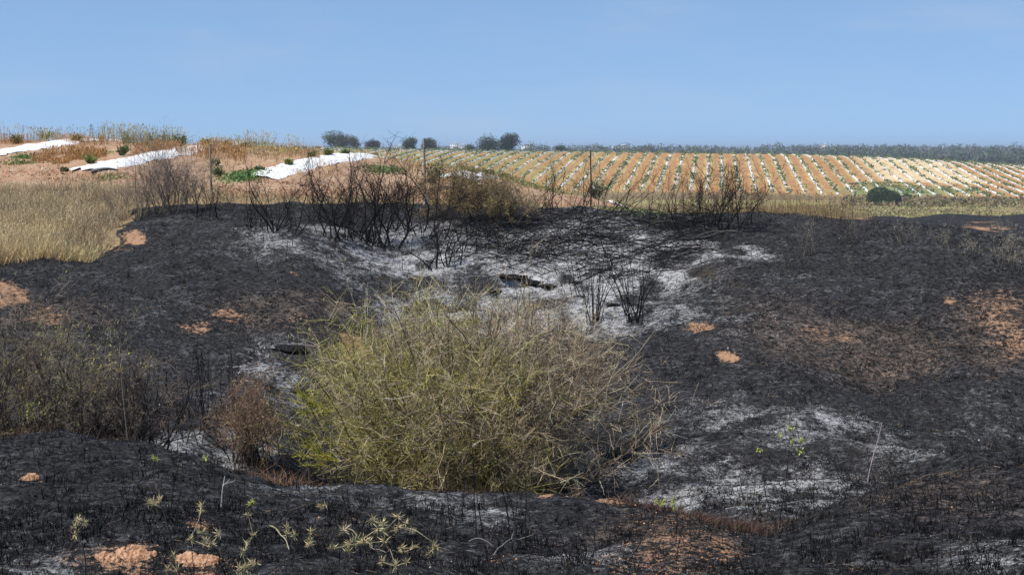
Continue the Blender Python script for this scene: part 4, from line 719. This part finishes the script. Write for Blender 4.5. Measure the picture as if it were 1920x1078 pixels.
# ------------------------------------------------------------------ soil mounds
def mound(px, py, rx, ry, h, lab, seed):
    cx, cy, cz = hit(px, py, 6.2, 13.5); a = rx/F*cy; b = a*ry*.42; k = 60; g = np.linspace(-1.15, 1.15, k); U, Vv = np.meshgrid(g, g); rr = np.sqrt(U*U+Vv*Vv); ang = np.arctan2(Vv, U); X = cx+U*a; Yg = cy+Vv*b
    ed = 1+.22*fbm(np.cos(ang)*1.6+seed, np.sin(ang)*1.6, 3); q = np.clip(1-(rr/ed)**2, -1, 1); Z = ground(X, Yg)+np.where(q > 0, h*q**.7*(1+.5*fbm(X/.05+seed, Yg/.05, 3)), -.04)+np.where(q > 0, .012*fbm(X/.012, Yg/.012, 2), 0)
    idx = np.arange(k*k).reshape(k, k); Q = np.stack([idx[:-1, :-1], idx[:-1, 1:], idx[1:, 1:], idx[1:, :-1]], -1).reshape(-1, 4); A = Acc(); A.add(np.stack([X, Yg, Z], -1).reshape(-1, 3), Q, np.array([.4, .2, .1])); tag(A.build('soil_mound', M_SOIL, None, False), lab, 'soil mound', 'orange soil mounds pushed up through the burn')
mound(375, 1053, 46, 1.6, .026, 'rounded crescent mound of fresh orange soil at lower left', 1); mound(252, 1040, 38, 1.5, .024, 'longer uneven orange soil mound left of the rounded one', 2); mound(203, 1047, 24, 1.5, .016, 'small orange soil heap touching the left end of the uneven mound', 5)
mound(378, 992, 20, 1.5, .015, 'small orange soil mound above the rounded crescent one', 3); mound(55, 895, 20, 1.6, .012, 'faint brown soil mound at the left on the near slope', 4)

# ------------------------------------------------------------------ fence posts
def post(px, Yc, ytop, w, mat, lab, wood=True):
    x, Y, z = at(px, Yc); H = float(zpy(ytop, Yc))-z+.1; root = thing('fence_post', (x, Y, z), lab, 'fence post', 'old fence posts along the headland'); A = Acc(); n = 12; t = np.linspace(0, 1, n); P = np.stack([x+.012*np.sin(t*5)+t*.015, np.full(n, Y), z-.1+t*H], 1)[None]
    A.tubes(P, (w/2*(1-.12*t)*(1+.06*np.sin(t*23)))[None], np.array([[.2, .15, .1]]), 7 if wood else 4); A.build('post', mat, root, False)
    B = Acc(); c = P[0, -1]; box(B, (c[0], c[1], c[2]-.004), w*.8, w*.8, .02, rz=.3); B.build('post_top', mat, root)
    if wood:
        for q in (.62, .86): E = Acc(); th = np.linspace(0, 6.283, 13); zc = z-.1+H*q; E.tubes(np.stack([x+.015+np.cos(th)*w*.52, Y+np.sin(th)*w*.52, np.full(13, zc)+.008*np.sin(th*2)], 1)[None], np.full((1, 13), .004), np.array([[.05, .03, .02]]), 4); E.build('wire_loop', M_RUST, root)
    return root
post(795, 39.6, 261, .07, M_POST, 'tallest weathered wooden fence post, rising against the sky at the rim centre'); post(394, 40.2, 272, .062, M_POST, 'grey wooden fence post in the grey twiggy shrub at left'); post(1107, 39.2, 284, .042, M_RUST, 'thin dark rusty iron fence post right of the tamarisk', False)
# white rag at the foot of the tall post
x, Y, z = at(798, 39.3); k = 14; g = np.linspace(-1, 1, k); U, Vv = np.meshgrid(g, g); X = x+.02+U*.05*(1-.3*Vv); Z = z+.14+Vv*.11; Yg = Y-.08+.03*np.sin(U*7+Vv*3)+.02*fbm(U*2, Vv*2, 2); idx = np.arange(k*k).reshape(k, k); A = Acc(); Q = np.stack([idx[:-1, :-1], idx[:-1, 1:], idx[1:, 1:], idx[1:, :-1]], -1).reshape(-1, 4)
A.add(np.stack([X, Yg, Z], -1).reshape(-1, 3), Q, np.array([.7, .7, .7])); A.add(np.stack([X, Yg+.012, Z], -1).reshape(-1, 3), Q[:, ::-1], np.array([.7, .7, .7])); tag(A.build('plastic_rag', M_PLASTIC, None, True), 'crumpled white plastic rag caught low on the tallest fence post', 'rag')

# torn black underside at the sheet end, hose ends
x, Y, z = hit(172, 327, 40, 60); A = Acc(); t = np.linspace(0, 1, 9); P = np.stack([x+t*.75, np.full(9, Y), z+.06+.09*np.sin(t*2.6)], 1)[None]; A.tubes(P, (.07*(1-.75*t))[None], np.array([[.02, .02, .02]]), 8); tag(A.build('black_flap', M_BLACK, None, True), 'black underside of the torn mulch sheet end curled up at left', 'plastic flap')
x, Y, z = hit(895, 336, 40, 60); A = Acc(); box(A, (x, Y, z), .07, .07, .10, tp=1.5); tag(A.build('drip_valve', M_BLACK), 'small black irrigation valve standing by the short white sheet', 'valve')
x, Y, z = hit(885, 344, 40, 60); A = Acc(); t = np.linspace(0, 1, 12); X = x+t*.45; Yg = Y+.1-t*.15; P = np.stack([X, Yg, ground(X, Yg)+.03], 1)[None]; A.tubes(P, np.full((1, 12), .022), np.array([[.7, .7, .7]]), 6); tag(A.build('white_hose', M_PLASTIC, None, True), 'short white hose end beside the small black valve', 'hose')

# ------------------------------------------------------------------ leafy plants in the near field
def leafy(px, py, hpx, wpx, lab, c=(.13, .17, .055), Ymin=40, dens=1.0, L=.08):
    loc = hit(px, py, Ymin, 66); sc = loc[1]/F; H = hpx*sc; Wd = wpx*sc; root = thing('leafy_weed', loc, lab, 'plant', 'leafy plants of the near field'); A = Acc(); n = 26; th = rng.random(n)*6.28; D = np.stack([np.cos(th)*Wd/H*.5, np.sin(th)*Wd/H*.5, np.ones(n)], 1)*1.0
    P = grow(np.tile(loc, (n, 1)), D, H*(.6+.5*rng.random(n)), 5, .15, (0, 0, 0)); P[..., 2] = np.maximum(P[..., 2], loc[2]); A.tubes(P, taper(.006, .003, 5, n), vary((.14, .15, .06), n), 3); tag(A.build('stems', M_WOOD, root), kind='stuff')
    B = Acc(); k = int(420*dens); p, d, i = spawn(P, k, .2, 1, .9, .2); B.leaves(p+rng.normal(size=(k, 3))*.03, d, L*(.6+.7*rng.random(k)), L*.6, vary(c, k, .28, .1)); tag(B.build('foliage', M_LEAF, root), kind='stuff')
LP = [(30, 270, 18, 26, 'dark leafy plant at the left end of the top white sheet'), (84, 264, 20, 24, 'upright pale green leafy plant on the skyline at left'), (144, 266, 12, 26, 'broad low leafy plant at the tip of the top white sheet'), (229, 292, 20, 24, 'dark green leafy plant on the edge of the torn white sheet'),
      (168, 306, 16, 28, 'yellowish leafy plant at the left edge of the torn white sheet'), (338, 276, 22, 28, 'round grey green leafy plant behind the torn white sheet'), (383, 274, 12, 24, 'leafy plant on the skyline behind the left fence post'), (121, 323, 5, 10, 'tiny green seedling at the torn end of the white sheet'),
      (288, 279, 10, 24, 'light green sprout in the middle of the torn white sheet'), (542, 310, 10, 20, 'bright green sprout on the second white sheet'), (488, 322, 9, 24, 'small grey green plant at the near end of the second white sheet'), (585, 295, 12, 30, 'green plant behind the second white sheet'), (615, 292, 13, 26, 'yellow green plant at the top of the second white sheet'), (648, 290, 9, 20, 'small green plant at the far tip of the second white sheet'),
      (425, 275, 8, 20, 'low green plant on the skyline right of the left fence post'), (458, 276, 7, 24, 'flat green plant on the skyline left of the tall grasses'), (915, 328, 12, 34, 'spreading green plant left of the tamarisk tips'), (885, 325, 9, 24, 'yellow green plant above the short white sheet'), (945, 334, 9, 30, 'low yellow green plant at the right of the short white sheet'), (408, 332, 16, 18, 'blue green spurge plant behind the left fence post'), (402, 312, 14, 20, 'grey green leafy plant at mid height behind the left fence post')]
for a in LP: leafy(*a, c=(.20, .23, .06) if 'yellow' in a[4] or 'bright' in a[4] or 'light' in a[4] else (.12, .16, .055))
leafy(1118, 352, 34, 42, 'grey green leafy weed climbing beside the rusty post', (.15, .17, .10), 36, 1.3)
leafy(812, 352, 44, 34, 'olive leafy weed beside the tallest fence post', (.10, .095, .05), 36, 1.2)

# ------------------------------------------------------------------ trees
def tree(name, lab, px, Yc, H, Wd, c, leaves=1100, trunk=.25, lsz=.5, group=None, lobes=16, zbase=None):
    x, Y, z = at(px, Yc); root = thing(name, (x, Y, z), lab, 'tree', group); A = Acc(); P = grow(np.array([[x, Y, z-.2]]), np.array([[rng.normal()*.05, 0, 1]]), H*.5, 6, .05); A.tubes(P, taper(H*.03, H*.018, 6, 1), vary((.10, .08, .06), 1), 6)
    p, d, i = spawn(P, 7, .4, 1, .5, .5); A.tubes(grow(p, d, H*.4, 5, .12), taper(H*.014, H*.004, 5, 7), vary((.10, .08, .06), 7), 5); A.build('trunk', M_WOOD, root)
    B = Acc(); u = rng.normal(size=(lobes, 3)); u /= np.linalg.norm(u, axis=1, keepdims=True); cen = np.array([x, Y, z+H*.46])+u*np.array([Wd*.36, Wd*.3, H*.27])*(.4+.6*rng.random((lobes, 1))); rad = (.55+.5*rng.random(lobes))*min(Wd, H)*.34
    i = rng.integers(0, lobes, leaves); q = rng.normal(size=(leaves, 3)); q /= np.linalg.norm(q, axis=1, keepdims=True); q *= (rng.random((leaves, 1))**.4)*rad[i][:, None]*np.array([1.15, 1.15, .9]); P = cen[i]+q; P[:, 2] = np.maximum(P[:, 2], z+H*.08); lc = 1+rng.normal(size=lobes)*.15
    B.leaves(P, rng.normal(size=(leaves, 3)), lsz*(.6+.8*rng.random(leaves)), lsz*.6, vary(c, leaves, .22, .06)*lc[i][:, None]); tag(B.build('crown', M_LEAF, root), kind='stuff'); return root
TG = 'separate trees on the far field edge'
G1 = (.12, .13, .075); G2 = (.08, .10, .055)
for (px, Yc, H, Wd, c, lab, lv) in ((628, 716, 9.5, 13, G1, 'broad eucalyptus with a rounded crown on the skyline, leftmost of the far trees', 5200), (662, 712, 7.5, 6, G1, 'narrow pale trunked eucalyptus right beside the broad leftmost one', 1800), (697, 712, 5.5, 8, (.085, .10, .06), 'low wide tree between the leftmost eucalyptus pair and the tallest post', 2200), (769, 708, 7.2, 6.5, G2, 'round dark tree just left of the tallest post', 2800), (806, 706, 6.8, 6.5, G2, 'round dark tree just right of the tallest post', 2800),
        (826, 900, 11, 7, (.07, .09, .06), 'slim hazy tree right of the pair at the tallest post', 500), (880, 708, 4.2, 5, G2, 'small dark tree left of the central clump', 600), (915, 706, 8.0, 9.5, G2, 'left tree of the dark central clump above the striped field', 3400), (950, 706, 9.8, 9, (.045, .06, .035), 'taller right tree of the dark central clump above the striped field', 4200), (1052, 702, 3.8, 6, (.06, .09, .045), 'low round green tree in front of the hazy wood', 600), (858, 770, 6, 8, (.09, .10, .06), 'pale wide tree left of the small dark tree', 500)):
    tree('field_tree', lab, px, Yc, H*1.08, Wd*1.15, c, lv, lsz=.55, group=TG)
# round willow like bush in the valley
def round_bush(px, Yc, H, Wd, lab):
    x, Y, z = at(px, Yc); root = thing('round_bush', (x, Y, z), lab, 'bush'); A = Acc(); n = 60; th = rng.random(n)*6.28; P = grow(np.tile([[x, Y, z]], (n, 1)), np.stack([np.cos(th)*.8, np.sin(th)*.8, np.ones(n)], 1), H*.8, 5, .1); A.tubes(P, taper(.1, .04, 5, n), vary((.08, .07, .04), n), 3); tag(A.build('stems', M_WOOD, root), kind='stuff')
    B = Acc(); 
    for cx, cz, rx, rz in ((-.12, .5, .36, .5), (.22, .38, .28, .40), (.0, .35, .42, .36), (-.3, .3, .2, .3), (.36, .25, .15, .25)):
        m = 5200; q = rng.normal(size=(m, 3)); q /= np.linalg.norm(q, axis=1, keepdims=True); s = 1+.07*fbm(q[:, 0]*4+cx*9, q[:, 2]*4, 3); pp = q*s[:, None]*np.array([rx*Wd, rx*Wd*.8, rz*H])*(.85+.17*rng.random((m, 1)))+np.array([x+cx*Wd, Y-abs(cx), z+cz*H]); k = pp[:, 2] > z-.1
        d = q*.5+np.array([0, 0, -.6])+rng.normal(size=(m, 3))*.35; B.leaves(pp[k], d[k], .45, .16, vary((.075, .105, .035), k.sum(), .25, .06))
    tag(B.build('foliage', M_LEAF, root), kind='stuff')
round_bush(1657, 425, 4.9, 8.6, 'large rounded dark green bush alone below the striped field')
round_bush(1701, 470, 1.4, 2.6, 'tiny green bush right of the large rounded one')
# hazy wood, counts past what anybody would count
A = Acc(); T = Acc()
def wood(n, px0, px1, Ya, Yb, h0, h1, c, per=110, lsz=1.3, clump=None):
    x, Y = scatter(n, Ya, Yb, px0, px1)
    if clump is not None: k = fbm(x/90+clump, Y/160, 2) > -.25; x, Y = x[k], Y[k]
    n = len(x); z = ground(x, Y); H = (h0+(h1-h0)*rng.random(n)**1.6)*(.92+.45*fbm(x/55, Y/90+7, 3)); w = H*(.28+.22*rng.random(n)); cc = vary(c, n, .2, .1); i = np.repeat(np.arange(n), per); q = rng.normal(size=(len(i), 3)); q /= np.linalg.norm(q, axis=1, keepdims=True); q *= rng.random((len(i), 1))**.4
    P = np.stack([x[i], Y[i], z[i]+H[i]*.56], 1)+q*np.stack([w[i], w[i], H[i]*.44], 1); P += rng.normal(size=P.shape)*.3; A.leaves(P, rng.normal(size=P.shape), lsz, lsz*.8, cc[i]*(1+rng.normal(size=(len(i), 1))*.2))
    Pt = np.stack([np.stack([x, Y, z-.3], 1), np.stack([x, Y, z+H*.6], 1)], 1); A.tubes(Pt, np.stack([H*.02, H*.012], 1), vary((.12, .10, .08), n), 3)
wood(420, 980, 2300, 1180, 1500, 9, 14.5, (.13, .15, .10)); wood(120, 680, 1000, 1300, 1600, 7, 10, (.13, .15, .10)); wood(380, 1480, 2400, 1120, 1320, 6, 11, (.11, .13, .085)); wood(420, 1500, 2500, 1800, 2600, 8, 13, (.12, .14, .095), 50, 2.4, 3.0); wood(300, 700, 2500, 2400, 3200, 8, 12, (.12, .14, .095), 36, 3.0)
o = A.build('far_wood', M_LEAF); tag(o, 'hazy distant wood of eucalyptus and pines along the horizon', 'wood', kind='stuff')

# ------------------------------------------------------------------ far buildings and pylon
def building(px, Yc, ztop, w, h, lab, wins=(4, 2)):
    x = (px-CX)/F*Yc; z = float(ground(x, Yc)); Ht = ztop-z; root = thing('far_building', (x, Yc, z), lab, 'building'); A = Acc(); box(A, (x, Yc, z-.5), w, w*.7, Ht+.5, (.65, .63, .6)); A.build('wall', M_WALL, root); R = Acc(); box(R, (x, Yc, ztop+.003), w*1.04, w*.74, .35, (.5, .5, .5)); box(R, (x+w*.2, Yc, ztop+.35), w*.22, w*.2, 1.6, (.6, .6, .6)); R.build('roof', M_WALL, root)
    for j in range(wins[1]):
        for i in range(wins[0]):
            q = Acc(); box(q, (x-w/2+w*(i+.5)/wins[0], Yc-w*.35-.02, ztop-2.4-j*3.1), w/wins[0]*.45, .12, 1.3, (.1, .1, .1)); q.build('window', M_GLASS, root)
building(1545, 2100, 5.5, 9, 5, 'small pale tower building above the hazy wood at right'); building(1163, 2300, 4.6, 22, 4, 'long white building poking over the hazy wood', (6, 1)); building(852, 2300, 8.0, 11, 5, 'pale tower block behind the trees near the tallest post'); building(865, 2320, 5.5, 14, 5, 'low white building next to the pale tower block'); building(746, 2200, 4.0, 16, 4, 'low white building left of the tallest post', (5, 1)); building(990, 2300, 5.8, 20, 4, 'pale low building right of the dark central clump', (5, 1))
def pylon(px, Yc, ytop, lab):
    x, Y, z = at(px, Yc); top = float(zpy(ytop, Yc)); H = top-z; w0 = H*.16; root = thing('lattice_pylon', (x, Y, z), lab, 'pylon'); r = .11; lv = np.linspace(0, 1, 11); wd = lambda t: w0*(1-t)**1.0*.5+.5
    A = Acc()
    for sx in (-1, 1):
        for sy in (-1, 1): L_ = Acc(); L_.tubes(np.stack([x+sx*wd(lv), Y+sy*wd(lv), z+H*lv], 1)[None], np.full((1, 11), r*1.3), np.array([[.2, .2, .2]]), 4); L_.build('leg', M_STEEL, root)
    for a, b in zip(lv[:-1], lv[1:]):
        for s in (-1, 1):
            for (p, q) in (((-1, s), (1, s)), ((s, -1), (s, 1))):
                for (t1, t2) in ((a, b), (b, a)): A.tubes(np.array([[[x+p[0]*wd(t1), Y+p[1]*wd(t1), z+H*t1], [x+q[0]*wd(t2), Y+q[1]*wd(t2), z+H*t2]]]), np.full((1, 2), r*.6), np.array([[.2, .2, .2]]), 3)
    A.build('lattice_bracing', M_STEEL, root)
    for t in (.74, .84, .94): B = Acc(); B.tubes(np.array([[[x-H*.085, Y, z+H*t], [x+H*.085, Y, z+H*t]]]), np.full((1, 2), r*1.2), np.array([[.2, .2, .2]]), 4); B.build('cross_arm', M_STEEL, root)
pylon(171, 1400, 233, 'slim steel lattice pylon on the left skyline')

# ------------------------------------------------------------------ the air
A = Acc(); box(A, (0, 5480, -48), 17000, 11200, 70); hz = A.build('haze', M_GLASS); hz.data.materials.clear(); hm = bpy.data.materials.new('haze'); hm.use_nodes = True; hn = hm.node_tree; hn.nodes.remove(hn.nodes['Principled BSDF'])
pv = hn.nodes.new('ShaderNodeVolumePrincipled'); pv.inputs['Color'].default_value = (.72, .84, 1, 1); pv.inputs['Density'].default_value = .00018; pv.inputs['Anisotropy'].default_value = .2
hn.links.new(pv.outputs[0], hn.nodes['Material Output'].inputs['Volume']); hz.data.materials.append(hm); tag(hz, 'thin blue air haze over the whole plain', kind='stuff')
